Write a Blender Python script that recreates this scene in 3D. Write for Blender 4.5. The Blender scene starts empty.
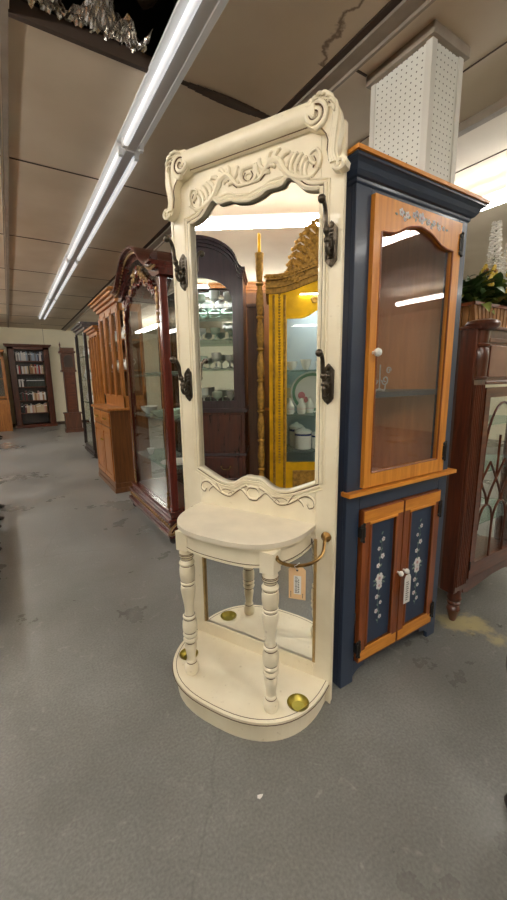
import bpy, bmesh, math, random
from math import pi, sin, cos, radians as R, atan2, sqrt
from mathutils import Vector, Matrix
random.seed(7)
S = bpy.context.scene
COL = S.collection

# ------------------------------------------------------------------ camera, world, exposure
CAM_H = 1.35
yaw, pitch, roll = R(32.055), R(10.733), R(-.80)
f_ = Vector((sin(yaw)*cos(pitch), cos(yaw)*cos(pitch), -sin(pitch)))
r_ = Vector((cos(yaw), -sin(yaw), 0)); u_ = r_.cross(f_)
r2 = r_*cos(roll)+u_*sin(roll); u2 = -r_*sin(roll)+u_*cos(roll)
cd = bpy.data.cameras.new('camera'); cam = bpy.data.objects.new('camera', cd); COL.objects.link(cam)
m = Matrix((( r2.x, u2.x, -f_.x, 0), (r2.y, u2.y, -f_.y, 0), (r2.z, u2.z, -f_.z, CAM_H), (0, 0, 0, 1)))
cam.matrix_world = m
cd.sensor_fit = 'HORIZONTAL'; cd.sensor_width = 36; cd.lens = 381.67*36/507
cd.clip_start = .02; cd.clip_end = 60
S.camera = cam
S.view_settings.view_transform = 'Standard'; S.view_settings.look = 'None'
S.view_settings.gamma = 1; S.view_settings.exposure = 0.74
S.view_settings.use_curve_mapping = False
try:
    S.cycles.use_denoising = True; S.cycles.max_bounces = 10; S.cycles.diffuse_bounces = 5
    S.cycles.glossy_bounces = 6; S.cycles.transparent_max_bounces = 24
    S.cycles.caustics_reflective = False; S.cycles.caustics_refractive = False
    S.cycles.sample_clamp_indirect = 6
except Exception: pass
w = bpy.data.worlds.new('world'); S.world = w; w.use_nodes = True
w.node_tree.nodes['Background'].inputs[0].default_value = (.55, .57, .6, 1)
w.node_tree.nodes['Background'].inputs[1].default_value = .25
LIT_L = 24.0
LIT_R = 14.0
TUBE_DIM = 0.30

# ------------------------------------------------------------------ materials
def srgb(r, g, b):
    f = lambda c: c/12.92 if c <= .04045 else ((c+.055)/1.055)**2.4
    return (f(r/255), f(g/255), f(b/255), 1)
def mat(name):
    m = bpy.data.materials.new(name); m.use_nodes = True
    nt = m.node_tree; return m, nt, nt.nodes['Principled BSDF']
def N(nt, t, **k):
    n = nt.nodes.new(t)
    for a, v in k.items():
        if hasattr(n, a): setattr(n, a, v)
        else: n.inputs[a.replace('_', ' ')].default_value = v
    return n
def ramp(nt, stops):
    n = nt.nodes.new('ShaderNodeValToRGB'); e = n.color_ramp.elements
    while len(e) < len(stops): e.new(.5)
    for i, (p, c) in enumerate(stops): e[i].position = p; e[i].color = c
    return n
def plain(name, c, rough=.5, metal=0, coat=0, var=0, vs=12, bump=0, bs=60):
    m, nt, b = mat(name); b.inputs['Roughness'].default_value = rough; b.inputs['Metallic'].default_value = metal
    b.inputs['Base Color'].default_value = c
    if coat: b.inputs['Coat Weight'].default_value = coat; b.inputs['Coat Roughness'].default_value = .12
    if var or bump:
        tc = N(nt, 'ShaderNodeTexCoord')
    if var:
        n = N(nt, 'ShaderNodeTexNoise'); n.inputs['Scale'].default_value = vs; n.inputs['Detail'].default_value = 6
        nt.links.new(tc.outputs['Object'], n.inputs['Vector'])
        d = tuple(max(0, x*(1-var)) for x in c[:3])+(1,); l = tuple(min(1, x*(1+var*.6)) for x in c[:3])+(1,)
        r = ramp(nt, [(.3, d), (.7, l)]); nt.links.new(n.outputs['Fac'], r.inputs['Fac'])
        nt.links.new(r.outputs['Color'], b.inputs['Base Color'])
    if bump:
        n2 = N(nt, 'ShaderNodeTexNoise'); n2.inputs['Scale'].default_value = bs; n2.inputs['Detail'].default_value = 4
        nt.links.new(tc.outputs['Object'], n2.inputs['Vector'])
        bp = N(nt, 'ShaderNodeBump'); bp.inputs['Strength'].default_value = bump; bp.inputs['Distance'].default_value = .01
        nt.links.new(n2.outputs['Fac'], bp.inputs['Height']); nt.links.new(bp.outputs['Normal'], b.inputs['Normal'])
    return m
def wood(name, c1, c2, axis='Z', rough=.35, coat=.3, scale=1.0):
    m, nt, b = mat(name)
    tc = N(nt, 'ShaderNodeTexCoord'); mp = N(nt, 'ShaderNodeMapping')
    s = {'X': (1.2, 14, 14), 'Y': (14, 1.2, 14), 'Z': (14, 14, 1.2)}[axis]
    mp.inputs['Scale'].default_value = tuple(v*scale for v in s)
    nt.links.new(tc.outputs['Object'], mp.inputs['Vector'])
    n = N(nt, 'ShaderNodeTexNoise'); n.inputs['Scale'].default_value = 3; n.inputs['Detail'].default_value = 8
    n.inputs['Roughness'].default_value = .65; n.inputs['Distortion'].default_value = .4
    nt.links.new(mp.outputs['Vector'], n.inputs['Vector'])
    r = ramp(nt, [(.32, c1), (.68, c2)]); nt.links.new(n.outputs['Fac'], r.inputs['Fac'])
    nt.links.new(r.outputs['Color'], b.inputs['Base Color'])
    b.inputs['Roughness'].default_value = rough
    b.inputs['Coat Weight'].default_value = coat; b.inputs['Coat Roughness'].default_value = .15
    return m
def emit(name, c, s, base=(.8, .8, .8, 1)):
    m, nt, b = mat(name); b.inputs['Base Color'].default_value = base; b.inputs['Roughness'].default_value = .3
    b.inputs['Emission Color'].default_value = c; b.inputs['Emission Strength'].default_value = s
    return m
def pane(name, tint=(.94, .96, .95, 1), ior=1.5, rough=0.0, haze=0):
    m = bpy.data.materials.new(name); m.use_nodes = True; nt = m.node_tree; nt.nodes.clear()
    o = N(nt, 'ShaderNodeOutputMaterial'); t = N(nt, 'ShaderNodeBsdfTransparent'); g = N(nt, 'ShaderNodeBsdfGlossy')
    t.inputs[0].default_value = tint; g.inputs['Roughness'].default_value = rough
    lw = N(nt, 'ShaderNodeLayerWeight'); pw = N(nt, 'ShaderNodeMath', operation='POWER'); pw.inputs[1].default_value = 5
    nt.links.new(lw.outputs['Facing'], pw.inputs[0])
    F0 = ((ior-1)/(ior+1))**2; fr = N(nt, 'ShaderNodeMath', operation='MULTIPLY_ADD'); fr.inputs[1].default_value = .55*(1-F0); fr.inputs[2].default_value = F0
    nt.links.new(pw.outputs[0], fr.inputs[0])
    mx = N(nt, 'ShaderNodeMixShader')
    nt.links.new(fr.outputs[0], mx.inputs[0]); nt.links.new(t.outputs[0], mx.inputs[1]); nt.links.new(g.outputs[0], mx.inputs[2])
    out = mx
    if haze:
        d = N(nt, 'ShaderNodeBsdfDiffuse'); m2 = N(nt, 'ShaderNodeMixShader'); m2.inputs[0].default_value = haze
        nt.links.new(mx.outputs[0], m2.inputs[1]); nt.links.new(d.outputs[0], m2.inputs[2]); out = m2
    nt.links.new(out.outputs[0], o.inputs[0]); return m

M = {}
# cream paint: creamy with faint rubbed brown wear
def cream_mat():
    m, nt, b = mat('cream_paint')
    tc = N(nt, 'ShaderNodeTexCoord')
    n = N(nt, 'ShaderNodeTexNoise'); n.inputs['Scale'].default_value = 5; n.inputs['Detail'].default_value = 7
    nt.links.new(tc.outputs['Object'], n.inputs['Vector'])
    r = ramp(nt, [(.3, srgb(224, 212, 184)), (.7, srgb(243, 234, 210))]); nt.links.new(n.outputs['Fac'], r.inputs['Fac'])
    n2 = N(nt, 'ShaderNodeTexNoise'); n2.inputs['Scale'].default_value = 38; n2.inputs['Detail'].default_value = 5
    nt.links.new(tc.outputs['Object'], n2.inputs['Vector'])
    r2_ = ramp(nt, [(.66, (0, 0, 0, 1)), (.76, (1, 1, 1, 1))]); nt.links.new(n2.outputs['Fac'], r2_.inputs['Fac'])
    mx = N(nt, 'ShaderNodeMix', data_type='RGBA')
    ml = N(nt, 'ShaderNodeMath', operation='MULTIPLY'); ml.inputs[1].default_value = .35
    nt.links.new(r2_.outputs['Color'], ml.inputs[0]); nt.links.new(ml.outputs[0], mx.inputs['Factor'])
    nt.links.new(r.outputs['Color'], mx.inputs['A']); mx.inputs['B'].default_value = srgb(150, 122, 84)
    nt.links.new(mx.outputs['Result'], b.inputs['Base Color'])
    b.inputs['Roughness'].default_value = .42; b.inputs['Coat Weight'].default_value = .15
    return m
M['cream'] = cream_mat()
M['cream_top'] = plain('worn_cream_top', srgb(222, 212, 192), .4, coat=.2, var=.1, vs=9)
M['glaze'] = plain('brown_glaze', srgb(92, 66, 38), .6)
M['gilt_edge'] = plain('worn_gilt_edge', srgb(170, 140, 88), .5, var=.25, vs=30)
M['iron'] = plain('antique_pewter', srgb(88, 80, 70), .36, metal=1, var=.35, vs=50)
M['bronze'] = plain('antique_bronze', srgb(150, 118, 72), .28, metal=1, var=.4, vs=30)
M['brass'] = plain('polished_brass', srgb(158, 144, 66), .32, metal=1, var=.06, vs=9)
M['mirror'] = plain('mirror_silver', (.93, .94, .94, 1), .0, metal=1)
M['mirror_dim'] = plain('smoked_mirror', (.13, .11, .09, 1), .03, metal=1)
M['glass'] = pane('clear_pane')
M['glass_blue'] = pane('dusty_pane', (.93, .93, .93, 1), 2.0, 0, .012)
M['glass_shelf'] = pane('green_shelf_glass', (.72, .86, .80, 1), 1.6, .02, .12)
M['navy'] = plain('navy_paint', srgb(46, 60, 82), .42, coat=.25, var=.18, vs=6)
M['navy_panel'] = plain('navy_panel_paint', srgb(42, 58, 82), .45, var=.15, vs=8)
M['pine'] = wood('honey_pine', srgb(190, 114, 34), srgb(226, 154, 58), coat=.12, rough=.45)
M['pine_x'] = wood('honey_pine_rail', srgb(190, 114, 34), srgb(226, 154, 58), 'X', coat=.12, rough=.45)
M['pine_red'] = wood('amber_pine', srgb(98, 46, 18), srgb(150, 80, 34))
M['pine_red_x'] = wood('amber_pine_rail', srgb(140, 76, 30), srgb(186, 112, 54), 'X')
M['pine_in'] = wood('brown_pine_interior', srgb(186, 108, 50), srgb(216, 138, 76))
M['mahog'] = wood('mahogany', srgb(52, 25, 15), srgb(98, 48, 27), rough=.3, coat=.5)
M['mahog_x'] = wood('mahogany_rail', srgb(62, 29, 17), srgb(108, 54, 30), 'X', rough=.3, coat=.5)
M['cherry'] = wood('dark_cherry', srgb(70, 22, 18), srgb(112, 42, 32), rough=.25, coat=.6)
M['cherry_x'] = wood('dark_cherry_rail', srgb(58, 22, 18), srgb(96, 40, 30), 'X', rough=.25, coat=.6)
M['gilt_leaf'] = plain('bronze_highlight', srgb(150, 118, 74), .35, metal=.6, var=.3, vs=60)
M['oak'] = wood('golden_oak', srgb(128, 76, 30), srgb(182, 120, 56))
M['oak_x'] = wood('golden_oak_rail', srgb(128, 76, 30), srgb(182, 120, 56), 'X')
M['oak_dark'] = wood('dark_oak', srgb(78, 46, 22), srgb(112, 70, 34))  # darker oak tone for the hutch base, plinth and back board
M['walnut'] = wood('walnut', srgb(66, 36, 22), srgb(100, 58, 36))
M['black_wood'] = wood('black_lacquer_wood', srgb(28, 22, 22), srgb(52, 40, 38), coat=.6)
M['plum'] = wood('mahogany_plum_sheen', srgb(44, 28, 40), srgb(70, 44, 56), rough=.3, coat=.6)  # dark mahogany with its purple sheen mixed into the colour
M['plum_low'] = wood('deep_mahogany', srgb(54, 20, 16), srgb(96, 40, 28), rough=.25, coat=.6)
M['gold'] = plain('gold_leaf', srgb(240, 184, 18), .38, metal=.55, var=.3, vs=7, bump=.2)
M['gold_old'] = plain('antique_gold', srgb(182, 138, 58), .45, metal=.4, var=.45, vs=40, bump=.4)
M['white_metal'] = plain('white_enamel', srgb(214, 216, 218), .35)
M['dark_slot'] = plain('grey_channel', srgb(100, 98, 94), .5)
M['porcelain'] = plain('white_porcelain', srgb(236, 236, 232), .12, coat=.6)
M['celadon'] = plain('pale_green_glassware', srgb(196, 214, 198), .12, coat=.6)
M['cobalt'] = plain('cobalt_band', srgb(40, 60, 120), .2)
M['rose'] = plain('pink_rose_paint', srgb(206, 120, 130), .3)
M['leafpaint'] = plain('green_leaf_paint', srgb(96, 150, 120), .3)
M['flower_white'] = plain('white_flower_paint', srgb(208, 206, 208), .5)
M['flower_pink'] = plain('dusty_pink_paint', srgb(186, 150, 152), .5)
M['flower_green'] = plain('grey_green_paint', srgb(112, 134, 124), .5)
M['tag'] = plain('manila_tag', srgb(224, 186, 140), .6)
M['label'] = plain('white_label', srgb(226, 224, 220), .6)
M['ink'] = plain('ink', srgb(52, 48, 46), .6)
M['string'] = plain('white_string', srgb(225, 222, 215), .8)
M['petal'] = plain('white_petals', srgb(236, 232, 226), .6, var=.1, vs=60)
M['petal_y'] = plain('yellow_petals', srgb(206, 176, 60), .6, var=.2, vs=40)
M['leaf'] = plain('leaf_green', srgb(64, 92, 44), .45, var=.45, vs=20)
M['leaf2'] = plain('leaf_light', srgb(128, 140, 58), .5, var=.3, vs=20)
M['wicker'] = wood('wicker_slats', srgb(132, 88, 46), srgb(184, 134, 80), rough=.6, coat=0)
M['foil'] = plain('aluminium_foil', srgb(200, 196, 190), .22, metal=1, bump=.5, bs=40)
M['batt'] = plain('brown_insulation', srgb(74, 54, 34), .95, var=.4, vs=20, bump=.8, bs=50)
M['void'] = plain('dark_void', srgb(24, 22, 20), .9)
M['shade'] = plain('cream_lamp_shade', srgb(226, 214, 184), .8)
M['black'] = plain('black_iron', srgb(30, 28, 26), .4)
M['trimw'] = plain('white_trim', srgb(214, 212, 204), .5)
M['trimt'] = plain('taupe_trim', srgb(150, 138, 124), .6, var=.15)
M['trimb'] = plain('brown_gap', srgb(72, 58, 48), .8)
M['lit'] = emit('lit_diffuser', (1.0, .965, .90, 1), LIT_L); M['lit_r'] = emit('lit_diffuser_right', (1.0, .965, .90, 1), LIT_R)
M['tube_dim'] = emit('dim_tube', (.92, .96, 1, 1), TUBE_DIM)  # tubes that look switched off, given a weak glow to read grey-white
M['silver_crown'] = plain('silvered_dark_wood', srgb(96, 90, 92), .3, metal=.3, coat=.5, var=.4, vs=20)
M['clockface'] = plain('clock_face', srgb(60, 48, 40), .3)

def floor_mat():
    m, nt, b = mat('polished_concrete')
    tc = N(nt, 'ShaderNodeTexCoord'); L = nt.links.new
    n1 = N(nt, 'ShaderNodeTexNoise'); n1.inputs['Scale'].default_value = .9; n1.inputs['Detail'].default_value = 9; n1.inputs['Roughness'].default_value = .62
    L(tc.outputs['Object'], n1.inputs['Vector'])
    r1 = ramp(nt, [(.25, srgb(94, 94, 90)), (.5, srgb(117, 117, 114)), (.75, srgb(138, 138, 136))]); L(n1.outputs['Fac'], r1.inputs['Fac'])
    # pale scuffs
    n2 = N(nt, 'ShaderNodeTexNoise'); n2.inputs['Scale'].default_value = 14; n2.inputs['Detail'].default_value = 8; n2.inputs['Distortion'].default_value = 1.2
    L(tc.outputs['Object'], n2.inputs['Vector'])
    r2_ = ramp(nt, [(.62, (0, 0, 0, 1)), (.74, (.35, .35, .35, 1))]); L(n2.outputs['Fac'], r2_.inputs['Fac'])
    mx = N(nt, 'ShaderNodeMix', data_type='RGBA'); L(r2_.outputs['Color'], mx.inputs['Factor']); L(r1.outputs['Color'], mx.inputs['A'])
    mx.inputs['B'].default_value = srgb(158, 156, 150)
    n4 = N(nt, 'ShaderNodeTexNoise'); n4.inputs['Scale'].default_value = 110; n4.inputs['Detail'].default_value = 3; L(tc.outputs['Object'], n4.inputs['Vector'])
    r4 = ramp(nt, [(.3, (.80, .80, .80, 1)), (.7, (1.16, 1.16, 1.16, 1))]); L(n4.outputs['Fac'], r4.inputs['Fac'])
    mg = N(nt, 'ShaderNodeMix', data_type='RGBA', blend_type='MULTIPLY'); mg.inputs['Factor'].default_value = 1; L(mx.outputs['Result'], mg.inputs['A']); L(r4.outputs['Color'], mg.inputs['B'])
    mx = mg
    # hairline cracks
    v = N(nt, 'ShaderNodeTexVoronoi', feature='DISTANCE_TO_EDGE', voronoi_dimensions='2D'); v.inputs['Scale'].default_value = .55
    nd = N(nt, 'ShaderNodeTexNoise'); nd.inputs['Scale'].default_value = 3; nd.inputs['Detail'].default_value = 6
    L(tc.outputs['Object'], nd.inputs['Vector'])
    va = N(nt, 'ShaderNodeVectorMath', operation='ADD'); vs = N(nt, 'ShaderNodeVectorMath', operation='SCALE'); vs.inputs['Scale'].default_value = .35
    L(nd.outputs['Color'], vs.inputs[0]); L(vs.outputs[0], va.inputs[0]); L(tc.outputs['Object'], va.inputs[1]); vs2 = N(nt, 'ShaderNodeVectorMath', operation='SCALE'); vs2.inputs['Scale'].default_value = .16; L(nd.outputs['Color'], vs2.inputs[0]); va2 = N(nt, 'ShaderNodeVectorMath', operation='ADD'); L(vs2.outputs[0], va2.inputs[0]); L(tc.outputs['Object'], va2.inputs[1]); L(va2.outputs[0], v.inputs['Vector'])
    rc = ramp(nt, [(0, (1, 1, 1, 1)), (.0016, (0, 0, 0, 1))]); L(v.outputs['Distance'], rc.inputs['Fac'])
    mk = N(nt, 'ShaderNodeMath', operation='MULTIPLY'); mk.inputs[1].default_value = .22; L(rc.outputs['Color'], mk.inputs[0])
    mx2 = N(nt, 'ShaderNodeMix', data_type='RGBA'); L(mk.outputs[0], mx2.inputs['Factor']); L(mx.outputs['Result'], mx2.inputs['A'])
    mx2.inputs['B'].default_value = srgb(70, 68, 64)
    # old adhesive patches (their own shape, by the mahogany cabinet)
    last = mx2
    for (cx, cy, rr) in ((1.93, 1.03, .11), (2.01, .97, .09), (2.02, .84, .05)):
        d = N(nt, 'ShaderNodeVectorMath', operation='DISTANCE'); d.inputs[1].default_value = (cx, cy, 0); L(va.outputs[0], d.inputs[0])
        # va adds a noise offset of mean (.175,.175,.175): shift the target to match
        d.inputs[1].default_value = (cx+.175, cy+.175, .175)
        n3 = N(nt, 'ShaderNodeTexNoise'); n3.inputs['Scale'].default_value = 30; n3.inputs['Detail'].default_value = 5; L(tc.outputs['Object'], n3.inputs['Vector'])
        a = N(nt, 'ShaderNodeMath', operation='MULTIPLY'); a.inputs[1].default_value = .12; L(n3.outputs['Fac'], a.inputs[0])
        a2 = N(nt, 'ShaderNodeMath', operation='ADD'); L(d.outputs['Value'], a2.inputs[0]); L(a.outputs[0], a2.inputs[1])
        k = ramp(nt, [(rr+.02, (.8, .8, .8, 1)), (rr+.07, (0, 0, 0, 1))]); L(a2.outputs[0], k.inputs['Fac'])
        mm = N(nt, 'ShaderNodeMix', data_type='RGBA'); L(k.outputs['Color'], mm.inputs['Factor']); L(last.outputs['Result'], mm.inputs['A'])
        mm.inputs['B'].default_value = srgb(168, 156, 116); last = mm
    L(last.outputs['Result'], b.inputs['Base Color'])
    rr_ = ramp(nt, [(.3, (.22, .22, .22, 1)), (.7, (.42, .42, .42, 1))]); L(n1.outputs['Fac'], rr_.inputs['Fac']); L(rr_.outputs['Color'], b.inputs['Roughness'])
    bp = N(nt, 'ShaderNodeBump'); bp.inputs['Strength'].default_value = .05; bp.inputs['Distance'].default_value = .01
    L(n2.outputs['Fac'], bp.inputs['Height']); L(bp.outputs['Normal'], b.inputs['Normal'])
    return m
M['floor'] = floor_mat()
def ceil_mat():
    m, nt, b = mat('ceiling_board'); L = nt.links.new
    tc = N(nt, 'ShaderNodeTexCoord')
    n = N(nt, 'ShaderNodeTexNoise'); n.inputs['Scale'].default_value = 1.6; n.inputs['Detail'].default_value = 7; L(tc.outputs['Object'], n.inputs['Vector'])
    r = ramp(nt, [(.3, srgb(200, 184, 160)), (.7, srgb(218, 205, 184))]); L(n.outputs['Fac'], r.inputs['Fac'])
    # ragged water stain running across the board beside the batten
    nd = N(nt, 'ShaderNodeTexNoise'); nd.inputs['Scale'].default_value = 9; nd.inputs['Detail'].default_value = 6; L(tc.outputs['Object'], nd.inputs['Vector'])
    sx = N(nt, 'ShaderNodeSeparateXYZ'); L(tc.outputs['Object'], sx.inputs[0])
    # distance to line x = 1.37+(1.36-y)*-.36
    a = N(nt, 'ShaderNodeMath', operation='MULTIPLY_ADD'); a.inputs[1].default_value = -.36; a.inputs[2].default_value = -1.37+.49; L(sx.outputs['Y'], a.inputs[0])
    s = N(nt, 'ShaderNodeMath', operation='ADD'); L(sx.outputs['X'], s.inputs[0]); L(a.outputs[0], s.inputs[1])
    n2 = N(nt, 'ShaderNodeMath', operation='MULTIPLY_ADD'); n2.inputs[1].default_value = .22; n2.inputs[2].default_value = -.11; L(nd.outputs['Fac'], n2.inputs[0])
    s2 = N(nt, 'ShaderNodeMath', operation='ADD'); L(s.outputs[0], s2.inputs[0]); L(n2.outputs[0], s2.inputs[1])
    ab = N(nt, 'ShaderNodeMath', operation='ABSOLUTE'); L(s2.outputs[0], ab.inputs[0])
    k = ramp(nt, [(.004, (.75, .75, .75, 1)), (.016, (0, 0, 0, 1))]); L(ab.outputs[0], k.inputs['Fac'])
    # limit in y
    ly = N(nt, 'ShaderNodeMath', operation='LESS_THAN'); ly.inputs[1].default_value = 1.68; L(sx.outputs['Y'], ly.inputs[0])
    lx = N(nt, 'ShaderNodeMath', operation='GREATER_THAN'); lx.inputs[1].default_value = .95; L(sx.outputs['X'], lx.inputs[0])
    p = N(nt, 'ShaderNodeMath', operation='MULTIPLY'); L(ly.outputs[0], p.inputs[0]); L(lx.outputs[0], p.inputs[1])
    p2 = N(nt, 'ShaderNodeMath', operation='MULTIPLY'); L(k.outputs['Color'], p2.inputs[0]); L(p.outputs[0], p2.inputs[1])
    mx = N(nt, 'ShaderNodeMix', data_type='RGBA'); L(p2.outputs[0], mx.inputs['Factor']); L(r.outputs['Color'], mx.inputs['A']); mx.inputs['B'].default_value = srgb(92, 66, 44)
    L(mx.outputs['Result'], b.inputs['Base Color']); b.inputs['Roughness'].default_value = .6
    return m
M['ceil'] = ceil_mat()
M['wall'] = plain('cream_wall_paint', srgb(232, 226, 200), .7, var=.06, vs=2)
def peg_mat(name, a1, a2):
    m, nt, b = mat(name); L = nt.links.new
    tc = N(nt, 'ShaderNodeTexCoord'); sx = N(nt, 'ShaderNodeSeparateXYZ'); L(tc.outputs['Object'], sx.inputs[0])
    P = .028
    def mth(op, i0, v=None, i1=None):
        n = N(nt, 'ShaderNodeMath', operation=op); L(i0, n.inputs[0])
        if i1 is not None: L(i1, n.inputs[1])
        elif v is not None: n.inputs[1].default_value = v
        return n.outputs[0]
    u = mth('DIVIDE', sx.outputs[a1], P); v = mth('DIVIDE', sx.outputs[a2], P)
    fu = mth('SUBTRACT', mth('FRACT', u), .5); fv = mth('SUBTRACT', mth('FRACT', v), .5)
    d = mth('ADD', mth('MULTIPLY', fu, None, fu), None, mth('MULTIPLY', fv, None, fv))
    k = mth('LESS_THAN', d, .016)
    mx = N(nt, 'ShaderNodeMix', data_type='RGBA'); L(k, mx.inputs['Factor']); mx.inputs['A'].default_value = srgb(222, 222, 214); mx.inputs['B'].default_value = srgb(70, 66, 60)
    L(mx.outputs['Result'], b.inputs['Base Color']); b.inputs['Roughness'].default_value = .5
    return m
M['pegX'] = peg_mat('pegboard_side', 'Y', 'Z'); M['pegY'] = peg_mat('pegboard_front', 'X', 'Z')

# ------------------------------------------------------------------ mesh helpers
class MB:
    def __init__(s): s.bm = bmesh.new(); s.mi = 0
    def _tag(s, fs):
        for f in fs: f.material_index = s.mi
        return s
    def face(s, vs):
        try: f = s.bm.faces.new(vs); f.material_index = s.mi; return f
        except ValueError: return None
    def box(s, x0, x1, y0, y1, z0, z1):
        v = [s.bm.verts.new(p) for p in ((x0,y0,z0),(x1,y0,z0),(x1,y1,z0),(x0,y1,z0),(x0,y0,z1),(x1,y0,z1),(x1,y1,z1),(x0,y1,z1))]
        for q in ((3,2,1,0),(4,5,6,7),(0,1,5,4),(1,2,6,5),(2,3,7,6),(3,0,4,7)): s.face([v[i] for i in q])
        return s
    def prism(s, poly, axis, a, b, holes=()):
        """poly in the two other axes (order x,y,z), extruded along axis from a to b; holes cut through"""
        def P(p, t):
            if axis == 'y': return (p[0], t, p[1])
            if axis == 'z': return (p[0], p[1], t)
            return (t, p[0], p[1])
        for t, side in ((a, 0), (b, 1)):
            es = []; 
            for lp in (poly,)+tuple(holes):
                vs = [s.bm.verts.new(P(p, t)) for p in lp]
                es += [s.bm.edges.new((vs[i], vs[(i+1) % len(vs)])) for i in range(len(vs))]
            r = bmesh.ops.triangle_fill(s.bm, edges=es, use_beauty=True, use_dissolve=False)
            fs = [g for g in r['geom'] if isinstance(g, bmesh.types.BMFace)]
            s._tag(fs)
        for lp in (poly,)+tuple(holes):
            va = [s.bm.verts.new(P(p, a)) for p in lp]; vb = [s.bm.verts.new(P(p, b)) for p in lp]
            n = len(lp)
            for i in range(n): s.face([va[i], va[(i+1) % n], vb[(i+1) % n], vb[i]])
        return s
    def tube(s, pts, r, seg=8, cap=True, flat=None):
        """r: number or list; flat=(axis vector, factor) squashes the section along that axis"""
        pts = [Vector(p) for p in pts]; n = len(pts)
        if not hasattr(r, '__len__'): r = [r]*n
        T = []
        for i in range(n):
            t = (pts[min(i+1, n-1)]-pts[max(i-1, 0)]); T.append(t.normalized() if t.length > 1e-9 else Vector((0, 0, 1)))
        up = Vector((0, 0, 1)) if abs(T[0].z) < .9 else Vector((0, 1, 0))
        nrm = (up - T[0]*up.dot(T[0])).normalized(); rings = []
        for i in range(n):
            nrm = (nrm - T[i]*nrm.dot(T[i]))
            if nrm.length < 1e-6: nrm = Vector((1, 0, 0)) - T[i]*T[i].x
            nrm.normalize(); bn = T[i].cross(nrm); ring = []
            for k in range(seg):
                a = 2*pi*k/seg; o = nrm*cos(a)*r[i]+bn*sin(a)*r[i]
                if flat: ax = Vector(flat[0]); o = o - ax*o.dot(ax)*(1-flat[1])
                ring.append(s.bm.verts.new(pts[i]+o))
            rings.append(ring)
        for i in range(n-1):
            for k in range(seg): s.face([rings[i][k], rings[i][(k+1) % seg], rings[i+1][(k+1) % seg], rings[i+1][k]])
        if cap: s.face(rings[0][::-1]); s.face(rings[-1])
        return s
    def lathe(s, prof, c=(0, 0, 0), seg=16, axis='z', cap=True):
        rings = []
        for r, h in prof:
            ring = []
            for k in range(seg):
                a = 2*pi*k/seg; x, y = max(r, 1e-4)*cos(a), max(r, 1e-4)*sin(a)
                p = {'z': (x, y, h), 'y': (x, h, y), 'x': (h, x, y)}[axis]
                ring.append(s.bm.verts.new((c[0]+p[0], c[1]+p[1], c[2]+p[2])))
            rings.append(ring)
        for i in range(len(rings)-1):
            for k in range(seg): s.face([rings[i][k], rings[i][(k+1) % seg], rings[i+1][(k+1) % seg], rings[i+1][k]])
        if cap: s.face(rings[0][::-1]); s.face(rings[-1])
        return s
    def ell(s, c, r, seg=10):
        if not hasattr(r, '__len__'): r = (r, r, r)
        rings = []; h = max(4, seg//2)
        for i in range(h+1):
            t = pi*i/h
            rings.append([s.bm.verts.new((c[0]+r[0]*max(sin(t), .01)*cos(2*pi*k/seg), c[1]+r[1]*max(sin(t), .01)*sin(2*pi*k/seg), c[2]-r[2]*cos(t))) for k in range(seg)])
        for i in range(h):
            for k in range(seg): s.face([rings[i][k], rings[i][(k+1) % seg], rings[i+1][(k+1) % seg], rings[i+1][k]])
        return s
    def leaf(s, base, d, L, wd, droop=.3):
        d = Vector(d).normalized(); b = Vector(base)
        side = d.cross(Vector((0, 0, 1)));
        if side.length < .05: side = Vector((1, 0, 0))
        side.normalize(); up = side.cross(d)
        prev = None
        for i in range(6):
            t = i/5; c = b+d*L*t+Vector((0, 0, -droop*L*t*t)); ww = wd*sin(pi*min(1, t*.92+.06))
            cur = [s.bm.verts.new(c-side*ww+up*ww*.3), s.bm.verts.new(c), s.bm.verts.new(c+side*ww+up*ww*.3)]
            if prev:
                s.face([prev[0], prev[1], cur[1], cur[0]]); s.face([prev[1], prev[2], cur[2], cur[1]])
            prev = cur
        return s
    def build(s, name, mats, parent=None, smooth=True, bevel=0, loc=None, rz=0):
        bmesh.ops.remove_doubles(s.bm, verts=s.bm.verts, dist=1e-6) if False else None
        bmesh.ops.recalc_face_normals(s.bm, faces=s.bm.faces)
        me = bpy.data.meshes.new(name); s.bm.to_mesh(me); s.bm.free()
        if not isinstance(mats, (list, tuple)): mats = [mats]
        for q in mats: me.materials.append(M[q] if isinstance(q, str) else q)
        if smooth:
            me.polygons.foreach_set('use_smooth', [True]*len(me.polygons))
            try: me.set_sharp_from_angle(angle=R(35))
            except Exception: pass
        o = bpy.data.objects.new(name, me); COL.objects.link(o)
        if parent: o.parent = parent
        if loc: o.location = loc
        if rz: o.rotation_euler.z = rz
        if bevel:
            b = o.modifiers.new('bevel', 'BEVEL'); b.width = bevel; b.segments = 2; b.limit_method = 'ANGLE'; b.angle_limit = R(40)
        return o
def tag(o, label=None, cat=None, group=None, kind=None):
    if label: o['label'] = label
    if cat: o['category'] = cat
    if group: o['group'] = group
    if kind: o['kind'] = kind
    return o
def thing(name, label, cat, loc=(0, 0, 0), rz=0, group=None):
    o = bpy.data.objects.new(name, None); COL.objects.link(o); o.location = loc; o.rotation_euler.z = rz
    o.empty_display_size = .1
    return tag(o, label, cat, group)
def copy_tree(o, parent=None):
    c = o.copy(); COL.objects.link(c); c.parent = parent
    for ch in [k for k in bpy.data.objects if k.parent == o]: copy_tree(ch, c)
    return c
def bx(name, mats, parent, *a, bevel=.002, **k): return MB().box(*a).build(name, mats, parent, smooth=False, bevel=bevel, **k)
def spiral(cx, cz, r0, r1, a0, turns, y=0, n=26):
    return [(cx+(r0+(r1-r0)*t/n)*cos(a0+turns*2*pi*t/n), y, cz+(r0+(r1-r0)*t/n)*sin(a0+turns*2*pi*t/n)) for t in range(n+1)]
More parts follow.
